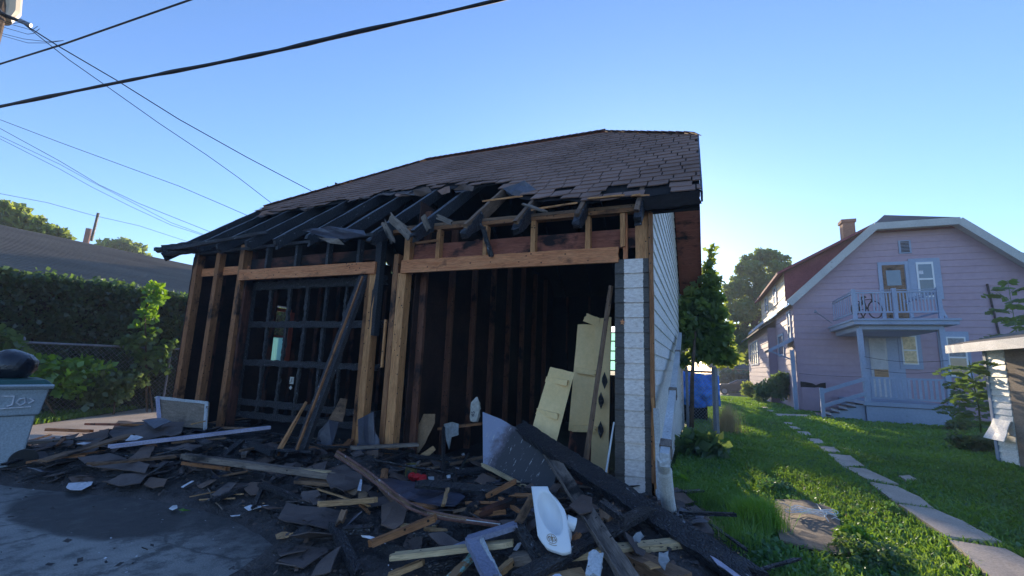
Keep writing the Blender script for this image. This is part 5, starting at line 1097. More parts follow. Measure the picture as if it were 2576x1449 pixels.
fbox((6.86, 1.66, 7.50, 2.96), .052, .07, 'window_frame', 'bluetrim'); w = fbox((6.95, 1.82, 7.38, 2.82), .07, .09, 'window', 'wpaint'); fbox((6.99, 2.34, 7.34, 2.78), .09, .096, 'pane', 'curtain', w); fbox((6.99, 1.86, 7.34, 2.29), .09, .096, 'pane', 'curtain', w)
fbox((7.98, 1.42, 8.80, 2.98), .02, .05, 'window_frame', 'bluetrim'); w = fbox((8.18, 1.46, 8.70, 2.80), .05, .075, 'window', 'wpaint'); fbox((8.23, 2.13, 8.65, 2.75), .075, .08, 'pane', 'cloth', w); fbox((8.23, 1.52, 8.65, 2.08), .075, .08, 'pane', 'glass', w)
hb = [hy(zP(*p), Y0-.03) for p in ((405, 1168), (440, 1172), (480, 1180), (505, 1192), (535, 1180), (568, 1176), (570, 1215), (520, 1205), (470, 1212), (407, 1205))]
sheet('siding_hole', hb, .004, 'soot', PH, off=Vector((0, -.004, 0)), amp=0, sub=0)
fbox((3.85, .05, 4.75, .88), .022, .035, 'skirting_panel', 'pink')
for z, xx in ((1.28, (3.8, 5.0)),): plank('wall_wire', (xx[0], Y0-.05, z+.1), (xx[1], Y0-2.7, z+.05), .012, .012, 'wire', PH, nw=1, jag=0, wob=0, bow=-.03)
mb = MB(); mb.tube([(9.6, Y0-.06, 0), (9.6, Y0-.06, 2.5), (9.45, Y0-.06, 4.6)], .03, 6); mb.build('service_conduit', M['char2'], PH)
# porch
YF = 12.6; PX0, PX1 = 5.05, 7.12
mb = MB(); mb.box((PX0, YF, 0), (PX1, Y0, .46)); mb.build('porch_base', M['bluetrim'], PH)
mb = MB(); mb.box((PX0-.06, YF-.04, .48), (PX1+.06, Y0, .60)); mb.build('porch_deck', M['bluetrim'], PH)
def post(p, q, w=.11): return plank('porch_post', p, q, w, w, 'bluetrim', PH, up=(0, 1, 0), jag=0, wob=.002)
post((PX0+.06, YF+.05, .6), (PX0+.0, YF+.05, 2.84), .13); post((PX1-.04, YF+.05, .6), (PX1-.06, YF+.05, 2.84), .13)
mb = MB(); mb.box((PX0-.0, YF, 2.80), (PX1, YF+.12, 2.93)); mb.box((PX0, YF+.1, 2.80), (PX0+.1, Y0, 2.93)); mb.build('porch_beam', M['bluetrim'], PH)
mb = MB(); mb.box((PX0-.18, YF-.18, 2.94), (7.42, Y0, 3.06)); mb.box((PX0-.22, YF-.22, 3.06), (7.46, Y0, 3.12)); mb.build('porch_roof', M['bluetrim'], PH)
mb = MB(); mb.box((PX0+.02, YF+.1, 2.78), (PX1, Y0, 2.80)); mb.build('porch_ceiling', M['bluetrim'], PH)
mb = MB(); mb.beam((PX0+.1, YF+.04, 1.32), (PX1-.1, YF+.04, 1.32), .05, .06); mb.beam((PX0+.1, YF+.04, .72), (PX1-.1, YF+.04, .72), .05, .06); rl = mb.build('porch_railing', M['bluetrim'], PH)
for i in range(14): x = PX0+.2+i*(PX1-PX0-.4)/13; mb = MB(); mb.beam((x, YF+.02, .74), (x, YF+.02, 1.30), .07, .02, (0, 1, 0)); mb.build('baluster', M['bluetrim'], rl)
# balcony
bx0, bx1, by0 = 4.97, 7.08, YF; mb = MB()
for a, b in (((bx0, by0), (bx1, by0)), ((bx0, by0), (bx0, Y0-.3)), ((bx1, by0), (bx1, Y0-.3))):
    for z in (3.96, 3.34): mb.beam((*a, z), (*b, z), .05, .05)
    mb.beam((*a, 4.03), (*b, 4.03), .03, .02)
bl = mb.build('balcony_railing', M['bluetrim'], PH)
for i in range(24):
    if i in (3, 4): continue
    x = bx0+.08+i*(bx1-bx0-.16)/23; mb = MB(); mb.beam((x, by0, 3.36), (x, by0, 3.94), .035, .02, (0, 1, 0)); mb.build('baluster', M['bluetrim'], bl)
for i in range(10):
    y = by0+.2+i*.25; mb = MB(); mb.beam((bx0, y, 3.36), (bx0, y, 3.94), .035, .02, (1, 0, 0)); mb.build('baluster', M['bluetrim'], bl)
for x in (bx0, 6.0, bx1): plank('balcony_post', (x, by0, 3.12), (x, by0, 4.08), .10, .10, 'bluetrim', PH, up=(0, 1, 0), jag=0)
plank('brace', (7.06, by0-.02, 3.55), (7.2, by0-.02, 3.14), .06, .05, 'bluetrim', PH, up=(0, 1, 0))
# steps
mb = MB(); n = 5
for i in range(n): mb.box((PX0-.22*(n-i)-.02, YF+.1, .0), (PX0-.22*(n-i-1)-.02, YF+1.1, .02+.10*i+.06))
mb.build('porch_steps', M['bluetrim'], PH)
for i in range(n): mb = MB(); mb.box((PX0-.22*(n-i)-.06, YF+.06, .085+.10*i), (PX0-.22*(n-i-1)-.025, YF+1.12, .11+.10*i)); mb.build('tread', M['char2'], PH)
plank('newel_post', (3.92, YF, 0), (3.92, YF, .94), .10, .10, 'bluetrim', PH, up=(0, 1, 0), jag=0)
plank('stair_rail', (3.92, YF-.02, .82), (5.08, YF-.02, 1.28), .11, .04, 'bluetrim', PH, up=(0, -1, 0), jag=0); plank('stair_rail', (3.92, YF-.02, .38), (5.08, YF-.02, .84), .11, .04, 'bluetrim', PH, up=(0, -1, 0), jag=0)
# clutter on the balcony: folded chair
e = empty('folded_chair', (5.2, 12.9, 3.15), 'dark folded chair propped in the left corner of the balcony', 'chair')
mb = MB(); mb.tube([(5.05, 12.9, 3.15), (5.35, 12.9, 3.9)], .02, 6); mb.tube([(5.3, 12.95, 3.15), (5.02, 12.95, 3.85)], .02, 6); mb.tube([(5.05, 13.2, 3.15), (5.35, 13.2, 3.9)], .02, 6); mb.build('chair_frame', M['char2'], e)
sheet('seat', [(5.1, 12.9, 3.3), (5.3, 12.9, 3.8), (5.3, 13.2, 3.8), (5.1, 13.2, 3.3)], .02, 'tar', e)
e = empty('bicycle', (5.35, 12.75, 3.13), 'dark bicycle-like clutter standing tilted in the left corner of the balcony', 'bicycle')
for cx_ in (5.12, 5.55):
    mb = MB(); mb.tube([(cx_+.03*sin(t), 12.78+.0*t, 3.42+.27*sin(t)) if 0 else (cx_+.21*cos(t), 12.78+.1*cos(t), 3.44+.27*sin(t)) for t in np.linspace(0, 2*pi, 22)], .018, 6); mb.build('wheel', M['black'], e)
mb = MB(); f_ = [(5.12, 12.78, 3.44), (5.28, 12.78, 3.75), (5.34, 12.78, 3.46), (5.12, 12.78, 3.44), (5.28, 12.78, 3.75), (5.5, 12.78, 3.78), (5.34, 12.78, 3.46)]
for a, b in zip(f_, f_[1:]): mb.beam(a, b, .025, .025)
mb.beam((5.55, 12.78, 3.44), (5.48, 12.78, 3.95), .025, .025); mb.beam((5.40, 12.74, 3.97), (5.58, 12.82, 3.97), .03, .03); mb.build('bike_frame', M['char2'], e); mb = MB(); mb.box((5.2, 12.74, 3.82), (5.34, 12.82, 3.86)); mb.build('saddle', M['black'], e)
# lamp on arm at the wall
mb = MB(); mb.tube([(4.95, 15.3, 3.25), (4.6, 14.9, 3.45), (4.35, 14.7, 3.6)], .015, 6); lp_ = mb.build('lamp_arm', M['galv'], PH); mb = MB(); mb.lathe([(.02, .1), (.05, .05), (.06, 0), (.01, -.01)], (4.33, 14.68, 3.58), 12); mb.build('lamp_head', M['galv'], lp_)
# wires across the porch
for (a, b, s) in (((5.1, 12.55, 1.95), (7.1, 12.55, 1.9), -.10), ((5.1, 12.55, 1.6), (7.1, 12.55, 1.62), -.12)): plank('porch_wire', a, b, .012, .012, 'wire', PH, nw=1, jag=0, wob=0, bow=s)

# ================================================================== small shed at the right edge
SH = empty('white_shed', (4.9, 4.9, 0), 'low shed with white lap siding and brown board side at the right edge', 'shed')
M['shedside'] = surf('weathered_brown_board', (.20, .15, .12), (.33, .26, .21), 1.5, (1, 1, 4), .85, .3, 20, rnd=False); X = 4.9; ze = 1.95
def lerp(a, b, t): return a+(b-a)*t
ya = hx((2500, 1000), X).y; yb = hx((2548, 1160), X).y
rows = []; z = .0
while z < ze-.12:
    o_ = .07*math.exp(-((z-.55)/.14)**2); rows.append((z, z+.104, 5.02, 5.50, 5.02, 5.50)); z += .10
lap(rows, 'x', -1, X, M['white'], 'siding', SH, .02)
mb = MB(); mb.box((X-.03, 5.50, 0), (X+.03, 5.58, ze-.1)); mb.build('corner_board', M['bluetrim'], SH)
sheet('loose_siding', [(X-.03, 5.04, .72), (X-.03, 5.5, .72), (X-.16, 5.55, .40), (X-.16, 5.0, .40)], .012, 'white', SH, amp=.01)
mb = MB(); mb.box((X-.01, -1, 0), (X+.03, 5.0, ze-.1)); mb.box((X+.03, 5.5, 0), (X+3.6, 5.55, ze-.1)); mb.box((X+3.6, -1, 0), (X+3.64, 5.55, ze-.1)); mb.box((X+.03, -1.04, 0), (X+3.6, -1, ze-.1)); mb.build('side_board', M['shedside'], SH)
mb = MB(); mb.prism([(X-.28, -1.3, ze), (X-.28, 6.1, ze), (X+1.8, 6.1, ze+.55), (X+1.8, -1.3, ze+.55)], (0, 0, -.04)); mb.prism([(X+3.9, -1.3, ze), (X+3.9, 6.1, ze), (X+1.8, 6.1, ze+.55), (X+1.8, -1.3, ze+.55)], (0, 0, -.04)); mb.build('roof', M['brownroof'], SH)
plank('fascia', (X-.30, 6.1, ze-.08), (X-.30, 5.45, ze-.08), .03, .14, 'trim', SH, jag=0); plank('fascia', (X-.305, 5.44, ze-.08), (X-.305, -1.3, ze-.08), .03, .15, 'trim', SH, jag=0)
mb = MB(); mb.box((X-.27, -1.3, ze-.12), (X, 6.0, ze-.10)); mb.build('soffit', M['bluetrim'], SH)

# ailanthus-like plants with compound leaves
def frond(mbV, p, d, L_, n, ls):
    d = Vector(d).normalized(); side = d.cross(Vector((0, 0, 1))).normalized()
    for i in range(n):
        f = (i+1)/n; q = Vector(p)+d*L_*f+Vector((0, 0, -.55*L_*f*f))
        for s in (-1, 1):
            dr_ = (side*s*random.uniform(.7, 1.2)+d*.35+Vector((0, 0, random.uniform(-.8, -.1)))).normalized()*ls*(1-.3*f); w = d*ls*.30
            mbV.append([q, q+dr_*.5+w, q+dr_, q+dr_*.5-w])
def compound(base, top, nf, L_, ls, label, m='weed', n=9, name='leafy_sapling'):
    e = empty(name, base, label, 'sapling'); V = []; st_ = MB(); base = Vector(base); top = Vector(top)
    st_.tube([base, base.lerp(top, .5)+Vector((.04, 0, 0)), top], [.018, .012, .005], 6)
    for k in range(nf):
        f = .25+.75*k/nf; p = base.lerp(top, f); a = k*2.4+random.random(); d = Vector((cos(a), sin(a), random.uniform(.3, 1.2))); l = L_*random.uniform(.7, 1.1)*(1.15-.5*f)
        frond(V, p, d, l, n, ls); st_.tube([p, p+d.normalized()*l*.5+Vector((0, 0, -.14*l)), p+d.normalized()*l+Vector((0, 0, -.55*l))], .003, 4)
    st_.build('stem', M['weed'], e); quads('foliage', np.array([[tuple(c) for c in q] for q in V]), M[m], e)
compound(hz((2470, 1120), 0), hx((2440, 930), 4.5)+Vector((0, 0, .15)), 24, .6, .15, 'leafy sapling with drooping leaflets between the porch and the shed')
b = hz((2400, 1090), 0); compound(b, b+Vector((.25, 0, 1.3)), 18, .6, .15, 'leafy bushy sapling in front of the porch right corner')
b = hy((2545, 780), 8.4); zt_ = hy((2535, 705), 8.4).z; b.z = 0; compound(b, (b.x, 8.4, zt_), 26, .75, .2, 'tall leafy sapling rising behind the shed roof', 'weed', 8)
b = hz((2530, 1150), 0)+Vector((-.25, .3, 0)); weedplant(b, 700, .35, .3, .09, 'dkleaf', 'dark weedy bush at the foot of the shed siding')
weedplant(hz((2400, 1085), 0), 500, .3, .25, .08, 'dkleaf', 'dark bush at the right foot of the porch')

# ================================================================== trees and far things on the right
def tree(name, label, base, trunk, cs, n, ls, m, r0=.12, limbs=8, group=None):
    e = empty(name, base, label, 'tree', group); mb = MB(); b = Vector(base)
    top = Vector(trunk[-1]); nn2 = len(trunk); mb.tube([b]+[Vector(t) for t in trunk], [r0*(1-.75*i/nn2) for i in range(nn2+1)], 9)
    for c in sorted(cs, key=lambda c: -c[3])[:limbs]:
        s = b.lerp(top, random.uniform(.35, .9)); cc = Vector(c[:3]); mb.tube([s, s.lerp(cc, .5)+Vector((0, 0, -.05*c[3])), cc], [r0*.35, r0*.2, r0*.06], 6)
    mb.build('trunk', M['bark'], e); leaves('crown', blobs(clumps(cs, 9), n), ls, M[m], e, up=.3, asp=1.3); return e
# young maple beside the garage corner
def pxs(lst, Y): return [(*hy(p, Y), r*(Y+4.7)/1138*1.0) for p, r in lst]
Yt = 5.75
cs = pxs([((1740, 820), 42), ((1765, 780), 38), ((1725, 780), 30), ((1790, 800), 32), ((1745, 865), 38), ((1785, 850), 34), ((1720, 905), 16), ((1790, 890), 30), ((1762, 740), 30), ((1795, 752), 24), ((1785, 720), 20), ((1720, 850), 22), ((1815, 830), 24), ((1820, 905), 22), ((1788, 690), 11), ((1770, 700), 9), ((1805, 705), 9), ((1782, 668), 11), ((1790, 648), 7), ((1785, 630), 6), ((1796, 620), 4), ((1835, 890), 18), ((1765, 890), 24), ((1805, 790), 22), ((1740, 760), 20), ((1730, 830), 26), ((1810, 860), 24)], Yt)
b = hz((1740, 1092)); b.z = 0
tree('young_maple', 'young maple with dark leaves at the rear corner of the garage, slim brown trunk', b, [hy((1741, 950), Yt-.6), hy((1750, 820), Yt), hy((1785, 640), Yt)], cs, 6500, .14, 'ivy' if 0 else 'foliage', .05, 10)
# big tree behind
Yt = 33
cs = pxs([((1905, 690), 52), ((1860, 720), 45), ((1950, 690), 42), ((1880, 770), 55), ((1935, 760), 50), ((1845, 790), 36), ((1900, 840), 48), ((1860, 860), 36), ((1950, 850), 30), ((1920, 645), 26), ((1960, 648), 24), ((1890, 655), 22), ((1975, 670), 16), ((1865, 670), 20), ((1832, 830), 30), ((1890, 900), 26), ((1835, 745), 22), ((1985, 720), 16)], Yt)
tree('large_tree', 'large tree standing beyond the garages, sunlit yellow green at its edges', (hy((1915, 985), Yt).x, Yt, -.5), [hy((1912, 905), Yt), hy((1895, 780), Yt), hy((1900, 700), Yt)], cs, 30000, .21, 'foliage', .45, 12)
cs = pxs([((1752, 800), 24), ((1780, 815), 22), ((1735, 830), 22), ((1750, 850), 26), ((1725, 790), 24), ((1745, 790), 24), ((1674, 800), 24), ((1690, 780), 24), ((1700, 825), 24), ((1716, 785), 20), ((1790, 870), 22), ((1770, 780), 16)], 30)
tree('backyard_tree', 'dark tree added beyond the garage to shade the lawn, behind the young maple', ((hy((1720, 985), 30).x, 30, -.5)), [hy((1720, 905), 30), hy((1710, 830), 30)], cs, 13000, .24, 'foliage', .3, 10)  # added tree, mostly hidden by the garage; crown shaped to shade the lawn
Yt = 58
for i, (px, lb) in enumerate(((1805, 'far tree behind the blue tarp'), (1850, 'far tree behind the grey house, right of the tarp'))):
    cs = pxs([((px+random.randint(-22, 22), 885+random.randint(-24, 30)), 22) for _ in range(9)], Yt)
    tree('far_tree', lb, (hy((px, 960), Yt).x, Yt, -.7), [hy((px, 900), Yt)], cs, 3500, .35, 'foliage', .3, 4, 'far trees beyond the street')
# grey house beyond the street
Yg = 54; gA = lambda x, y: hy(zoomf(1635.1, 566, .3472)(x, y), Yg)
e = empty('grey_house', (hy((1820, 965), Yg).x, Yg, -.7), 'distant grey house with white garage door behind the parked car', 'house')
a = hy((1795, 905), Yg); b = hy((1898, 972), Yg); mb = MB(); mb.box((a.x, Yg, -1.0), (b.x+1.5, Yg+8, a.z-.8)); mb.build('wall', M['greytrim'], e)
t1, t2 = hy((1800, 905), Yg), hy((1812, 873), Yg); mb = MB(); mb.prism([(a.x-.6, Yg-.6, a.z-.8), (b.x+2, Yg-.6, a.z-.8), (b.x+1.2, Yg+1.8, t2.z), (a.x+1.2, Yg+1.8, t2.z)], (0, 0, -.15)); mb.build('roof', M['darkroof'], e)
g0, g1 = gA(590, 1003), gA(668, 1045); mb = MB(); mb.box((g0.x, Yg-.05, g1.z), (g1.x, Yg-.01, g0.z)); mb.build('garage_door', M['wpaint'], e)
g0, g1 = gA(510, 1045), gA(745, 1085); mb = MB(); mb.box((g0.x, Yg-.08, g1.z), (g1.x, Yg-.02, g0.z)); mb.build('lower_brick', M['brick'], e)
g0, g1 = gA(618, 915), gA(702, 955); mb = MB(); mb.box((g0.x, Yg-.9, g1.z), (g1.x, Yg-.6, g0.z)); dm_ = mb.build('dormer', M['brick'], e); mb = MB(); mb.box((g0.x+.3, Yg-.95, g1.z+.3), (g1.x-.3, Yg-.91, g0.z-.3)); mb.build('pane', M['glass'], dm_)
# dark hedge and car
e = empty('dark_hedge', (hy((1850, 960), 47).x, 47, -.7), 'dark clipped hedge behind the parked car', 'hedge'); a, b = hy((1812, 935), 47), hy((1900, 965), 47)
P = np.random.uniform((a.x, 46.5, -.7), (b.x+2, 47.5, a.z), (5000, 3)); leaves('foliage', P, .35, M['ivy'], e)
Yc = 42; xc0 = hy((1812, 980), Yc).x; CAR = empty('parked_car', (xc0+2.2, Yc, -.68), 'dark blue-black saloon car parked on the far street', 'car')
zc = -.68; M['carp'] = flat('dark_car_paint', (.012, .018, .035), .3, .5); sc_ = 1.0
prof = [(0, .35), (0, .75), (.35, .92), (1.0, .98), (1.75, 1.36), (2.6, 1.42), (3.3, 1.30), (3.9, 1.0), (4.55, .88), (4.75, .6), (4.75, .3)]
mb = MB(); mb.prism([(xc0-.3+x, Yc, zc+z) for x, z in prof], (0, 1.75, 0)); o = mb.build('body', M['carp'], CAR); bv = o.modifiers.new('b', 'BEVEL'); bv.width = .08; bv.segments = 3
mb = MB(); mb.prism([(xc0-.3+x, Yc-.012, zc+z) for x, z in ((1.25, 1.02), (1.85, 1.32), (2.6, 1.36), (3.2, 1.25), (3.7, 1.0))], (0, .02, 0)); mb.build('side_window', M['glass'], CAR)
for x in (.65, 3.85):
    mb = MB(); mb.tube([(xc0-.3+x, Yc-.06, zc+.33), (xc0-.3+x, Yc+.16, zc+.33)], .33, 20); w = mb.build('wheel', M['black'], CAR); mb = MB(); mb.tube([(xc0-.3+x, Yc-.075, zc+.33), (xc0-.3+x, Yc-.06, zc+.33)], .22, 14); mb.build('rim', M['galv'], w)
# street
polyflat('street', [(-40, 39), (60, 39), (60, 46), (-40, 46)], -.66, 'asphalt')
# chain-link gate, posts, tarp
def chain(p, q, h, name, label, posts, mesh=.07, rail=True, rad=.004):
    e = empty(name, p, label, 'fence'); p = Vector(p); q = Vector(q); L2 = (q-p).length; d = (q-p)/L2; mb = MB(); up = Vector((0, 0, 1)); s = -h
    while s < L2:
        for sg in (1, -1):
            a0, b0 = s, s+h
            u0_, u1_ = max(0, a0), min(L2, b0)
            if u1_ <= u0_: continue
            z0, z1 = (u0_-a0), (u1_-a0)
            if sg < 0: z0, z1 = h-z0, h-z1
            mb.beam(p+d*u0_+up*z0, p+d*u1_+up*z1, rad, rad)
        s += mesh
    mb.build('wire_mesh', M['galv'], e)
    if rail: mb = MB(); mb.tube([p+up*h, q+up*h], .022, 8); mb.build('top_rail', M['galv'], e)
    for f, r in posts: mb = MB(); b_ = p.lerp(q, f); mb.tube([b_, b_+up*(h+.08), b_+up*(h+.1)], [r, r, r*.5], 10); mb.build('post', M['galv'], e)
    return e
pp = hz((1805, 1100)); pn = hz((1730, 1090)); pn.y = pp.y+.2; chain((pn.x, pn.y, .0), (pp.x, pp.y, 0), 1.3, 'chain_link_fence', 'short chain-link fence panel with thick post between the garage and the grass path', [(0.02, .03), (.93, .03), (1, .045)], .07)
# tarp over something
e = empty('blue_tarp', (.3, 8.6, 0), 'crumpled bright blue tarpaulin heaped behind the chain-link panel', 'tarpaulin'); vs = []; fs_ = []; nx, nz = 36, 24
a = hy((1712, 950), 8.6); b = hy((1806, 1020), 8.6)
for j in range(nz+1):
    for i in range(nx+1):
        u, v = i/nx, j/nz; x = a.x-.2+u*(b.x-a.x+.25); y = 8.6-.55*sin(v*pi/2)+.14*noise.noise(Vector((x*4, v*3, 0)))+.08*noise.noise(Vector((x*11, v*7, 1)))+.3*(2*u-1)**2
        z = (1.30-.1*u)*(1-v)+.42*v+.06*noise.noise(Vector((x*5, 0, 2)))*(1-v)+.12*sin(u*9)*v*.3; vs.append((x, y, z))
for j in range(nz):
    for i in range(nx): k0 = j*(nx+1)+i; fs_.append((k0, k0+1, k0+nx+2, k0+nx+1))
me = bpy.data.meshes.new('t'); me.from_pydata(vs, [], fs_); me.update(); me.polygons.foreach_set('use_smooth', [True]*len(fs_)); o = link('cover', me, M['tarp'], e); sm = o.modifiers.new('s', 'SOLIDIFY'); sm.thickness = .02
mb = MB(); mb.box((a.x, 8.75, .0), (b.x-.25, 9.6, 1.1)); mb.build('covered_load', M['soot'], e)
# bushes by the pink house side
for (p, r, h, lb, m) in (((1960, 1000), .6, 1.5, 'dark bush against the pink house front corner', 'dkleaf'), ((1925, 990), .55, .9, 'lower dark bush left of the pink house corner', 'dkleaf'), ((1895, 985), .5, .9, 'small sunlit bush beside the parked car', 'foliage')):
    Yb = 17.5 if p[0] > 1940 else 20 if p[0] > 1910 else 24; c = hy(p, Yb); e = empty('bush', (c.x, Yb, 0), lb, 'bush')
    leaves('foliage', blobs([(c.x+random.gauss(0, r*.3), Yb+random.gauss(0, r*.3), h*random.uniform(.2, .75), r*.6) for _ in range(9)], 2400), .13, M[m], e)

# ================================================================== left side
FX = -10.8
chain((FX, -2.2, 0), (FX, 4.5, 0), 1.36, 'chain_link_fence', 'long chain-link fence in front of the ivy hedge on the left', [((hx((45, 900), FX).y+2.2)/6.7, .05), ((hx((418, 960), FX).y+2.2)/6.7, .022)], .09, True, .003)
e = empty('ivy_hedge', (-11.6, 2, 0), 'tall dense ivy-covered hedge with sunlit top behind the chain-link fence', 'hedge')
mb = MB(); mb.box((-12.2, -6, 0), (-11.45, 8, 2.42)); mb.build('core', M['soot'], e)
n = 60000; P = np.empty((n, 3)); P[:, 1] = np.random.uniform(-5, 7, n); f = np.random.rand(n)
lump = np.array([noise.noise(Vector((0, y*1.3, 0))) for y in P[:, 1]]); P[:, 0] = -11.35+.10*lump+np.random.uniform(-.14, .06, n); P[:, 2] = np.random.uniform(0, 2.55, n)
for i in range(n): P[i, 0] += .10*noise.noise(Vector((P[i, 1]*2.2, P[i, 2]*2.2, 4)))
topm = f < .2; P[topm, 0] = np.random.uniform(-12.25, -11.25, topm.sum()); P[topm, 2] = 2.52+np.random.uniform(-.1, .16, topm.sum())+.07*lump[topm]
leaves('foliage', P, .095, M['ivy'], e, up=.25, asp=1.15)
Q_ = P[topm][:5200].copy(); Q_[:, 2] += np.random.uniform(.0, .12, len(Q_)); Q_ = Q_[(np.sin(Q_[:, 1]*2.1)+np.sin(Q_[:, 1]*5.3+1)) > -1.0]; leaves('new_growth', Q_, .10, M['weed'], e, up=0, asp=1.15)  # same ivy; lighter leaf colour stands in for sun on the hedge top
# maple sapling in the hedge, weeds along the fence
Yl = lambda p, x: (*hx(p, x),)
def splant(pts, n, ls, m, name, label, base):
    b = Vector(base); e = empty(name, b, label, 'sapling'); cs = [(*hx(p, -10.6), r*12/1138) for p, r in pts]; mb = MB(); mb.tube([b, Vector(cs[len(cs)//2][:3]), Vector(cs[0][:3])], [.02, .014, .005], 6); mb.build('stem', M['bark'], e)
    leaves('foliage', blobs(cs, n), ls, M[m], e, up=.5, asp=1.15)
splant([((392, 722), 13), ((375, 732), 9), ((385, 755), 16), ((402, 750), 11), ((365, 785), 13), ((378, 800), 12), ((345, 820), 9), ((380, 830), 10)], 230, .13, 'brightg', 'maple_sapling', 'bright green maple sapling sticking up in front of the ivy hedge', (-10.6, hx((375, 1000), -10.6).y, 0))
splant([((330, 860), 22), ((365, 850), 20), ((400, 885), 20), ((365, 900), 20), ((425, 865), 14), ((410, 925), 14)], 420, .12, 'weed', 'maple_sapling', 'lower leafy maple growth on the chain-link fence near the garage', (-10.6, hx((390, 1000), -10.6).y, 0))
splant([((150, 940), 34), ((200, 930), 28), ((110, 920), 26), ((80, 955), 24), ((180, 970), 26), ((240, 925), 24)], 700, .13, 'brightg', 'climbing_weed', 'light green vine growing on the fence behind the bin', (-10.6, hx((150, 1020), -10.6).y, 0))
splant([((15, 870), 26), ((30, 900), 20), ((5, 850), 20)], 260, .12, 'weed', 'climbing_weed', 'vine on the fence post at the left edge of the picture', (-10.6, hx((20, 1020), -10.6).y, 0))
splant([((250, 965), 30), ((300, 960), 30), ((290, 990), 26), ((340, 950), 26), ((230, 1000), 20)], 900, .12, 'dkleaf', 'climbing_weed', 'dark leafy vine low on the fence in the middle', (-10.6, hx((290, 1020), -10.6).y, 0))
# neighbour's roof
e = empty('neighbour_house', (-16, 0, 0), 'low neighbouring house with a long grey shingle roof behind the ivy hedge', 'house')
x0, zx0, x1, zx1 = -13.2, 2.75, -17.0, 4.50
mb = MB(); mb.prism([(x0, -14, zx0), (x0, 14, zx0), (x1, 12.5, zx1), (x1, -14, zx1)], (0, 0, -.12)); mb.prism([(2*x1-x0, -14, zx0), (2*x1-x0, 14, zx0), (x1, 12.5, zx1), (x1, -14, zx1)], (0, 0, -.12))
k_ = 34
for i in range(k_):
    f = i/k_; xa_, xb_ = lerp(x0, x1, f), lerp(x0, x1, f+1/k_); za_, zb_ = lerp(zx0, zx1, f), lerp(zx0, zx1, f+1/k_); mb.add([(xa_, -14, za_+.018), (xa_, 14, za_+.018), (xb_, 13, zb_+.004), (xb_, -14, zb_+.004), (xa_, -14, za_), (xa_, 14, za_)], [(0, 1, 2, 3), (4, 5, 1, 0)])
mb.build('roof', M['brownroof'], e); mb = MB(); mb.box((-20.2, -13.6, 0), (-13.8, 13.4, 2.8)); mb.build('wall', M['greytrim'], e)
# pole beyond the roof
b = hz((212, 870)); Yp_ = -34
b = hx((212, 612), Yp_); t = hx((231, 540), Yp_); mb = MB(); mb.tube([(b.x, b.y, 0), (t.x, t.y, t.z-.9)], [.20, .15], 10)
e = empty('utility_pole', (b.x, b.y, 0), 'leaning reddish wooden utility pole beyond the neighbour roof', 'pole'); mb.build('shaft', surf('pole_wood', (.26, .12, .10), (.36, .18, .14), 4, ro=.8), e); mb = MB(); mb.tube([(t.x-.05, t.y+.25, t.z-1.6), (t.x-.0, t.y+.3, t.z+.2)], .08, 8); mb.build('pole_top', M['char2'], e)
# left background trees
def xtree(name, label, lst, X_, n, ls):
    cs = [(*hx(p, X_), r*abs(X_-.43)*1.1/1138) for p, r in lst]; c = cs[0]; tree(name, label, (c[0], c[1], 0), [(c[0], c[1], c[2]*.6), (c[0], c[1], c[2])], cs, n, ls, 'foliage', .25, 5)
xtree('garden_tree', 'tree with sunlit tips at the left edge above the neighbour roof', [((20, 560), 32), ((45, 545), 22), ((0, 530), 25), ((30, 525), 12), ((75, 565), 18), ((60, 590), 25)], -26, 3200, .28)
xtree('garden_tree', 'small sunlit tree just left of the utility pole', [((95, 575), 14), ((120, 580), 14), ((150, 590), 12), ((100, 560), 8), ((165, 597), 6)], -25, 1300, .22)
xtree('garden_tree', 'round pale green tree right of the utility pole', [((300, 630), 24), ((335, 630), 22), ((270, 622), 18), ((355, 640), 16), ((310, 612), 12)], -40, 2800, .35)
cs = [(-17.2+random.gauss(0, .5), 17+random.gauss(0, .8), random.uniform(3.4, 6.6), .9) for _ in range(12)]; tree('garden_tree', 'unseen tree added behind the left end of the garage to shade the neighbour roof', (-17, 17, 0), [(-17, 17, 3), (-17, 17, 5)], cs, 5000, .25, 'foliage', .2, 6)  # unseen tree, added only to cast shade on the neighbour roof
# wheelie bin with bag
bc = hz((-22, 1185)); 
bx_ = bc.x; by_ = bc.y
e = empty('wheelie_bin', (bx_, by_, 0), 'grey-blue wheelie bin with dark green lid and white scrawl at the left edge', 'bin')
ang = radians(75); mwb = Matrix.Translation((bx_, by_, 0)) @ Matrix.Rotation(ang, 4, 'Z') @ Matrix.Scale(.87, 4); s_ = 1.0
def frus(w0, d0, z0, w1, d1, z1): 
    mb = MB(); mb.add([(-w0, -d0, z0), (w0, -d0, z0), (w0, d0, z0), (-w0, d0, z0), (-w1, -d1, z1), (w1, -d1, z1), (w1, d1, z1), (-w1, d1, z1)], [(0, 3, 2, 1), (4, 5, 6, 7), (0, 1, 5, 4), (1, 2, 6, 5), (2, 3, 7, 6), (3, 0, 4, 7)]); return mb
def bev(o, w): m_ = o.modifiers.new('b', 'BEVEL'); m_.width = w; m_.segments = 3
o = frus(.21, .22, .06, .25, .26, .66).build('lower_body', M['binb'], e, mw=mwb); bev(o, .02)
o = frus(.275, .30, .665, .31, .36, .98).build('upper_body', M['binb'], e, mw=mwb); bev(o, .02)
o = frus(.34, .40, .982, .345, .405, 1.03).build('rim', M['binb'], e, mw=mwb); bev(o, .012)
o = frus(.33, .39, 1.033, .27, .33, 1.09).build('lid', M['bing'], e, mw=mwb); bev(o, .015)
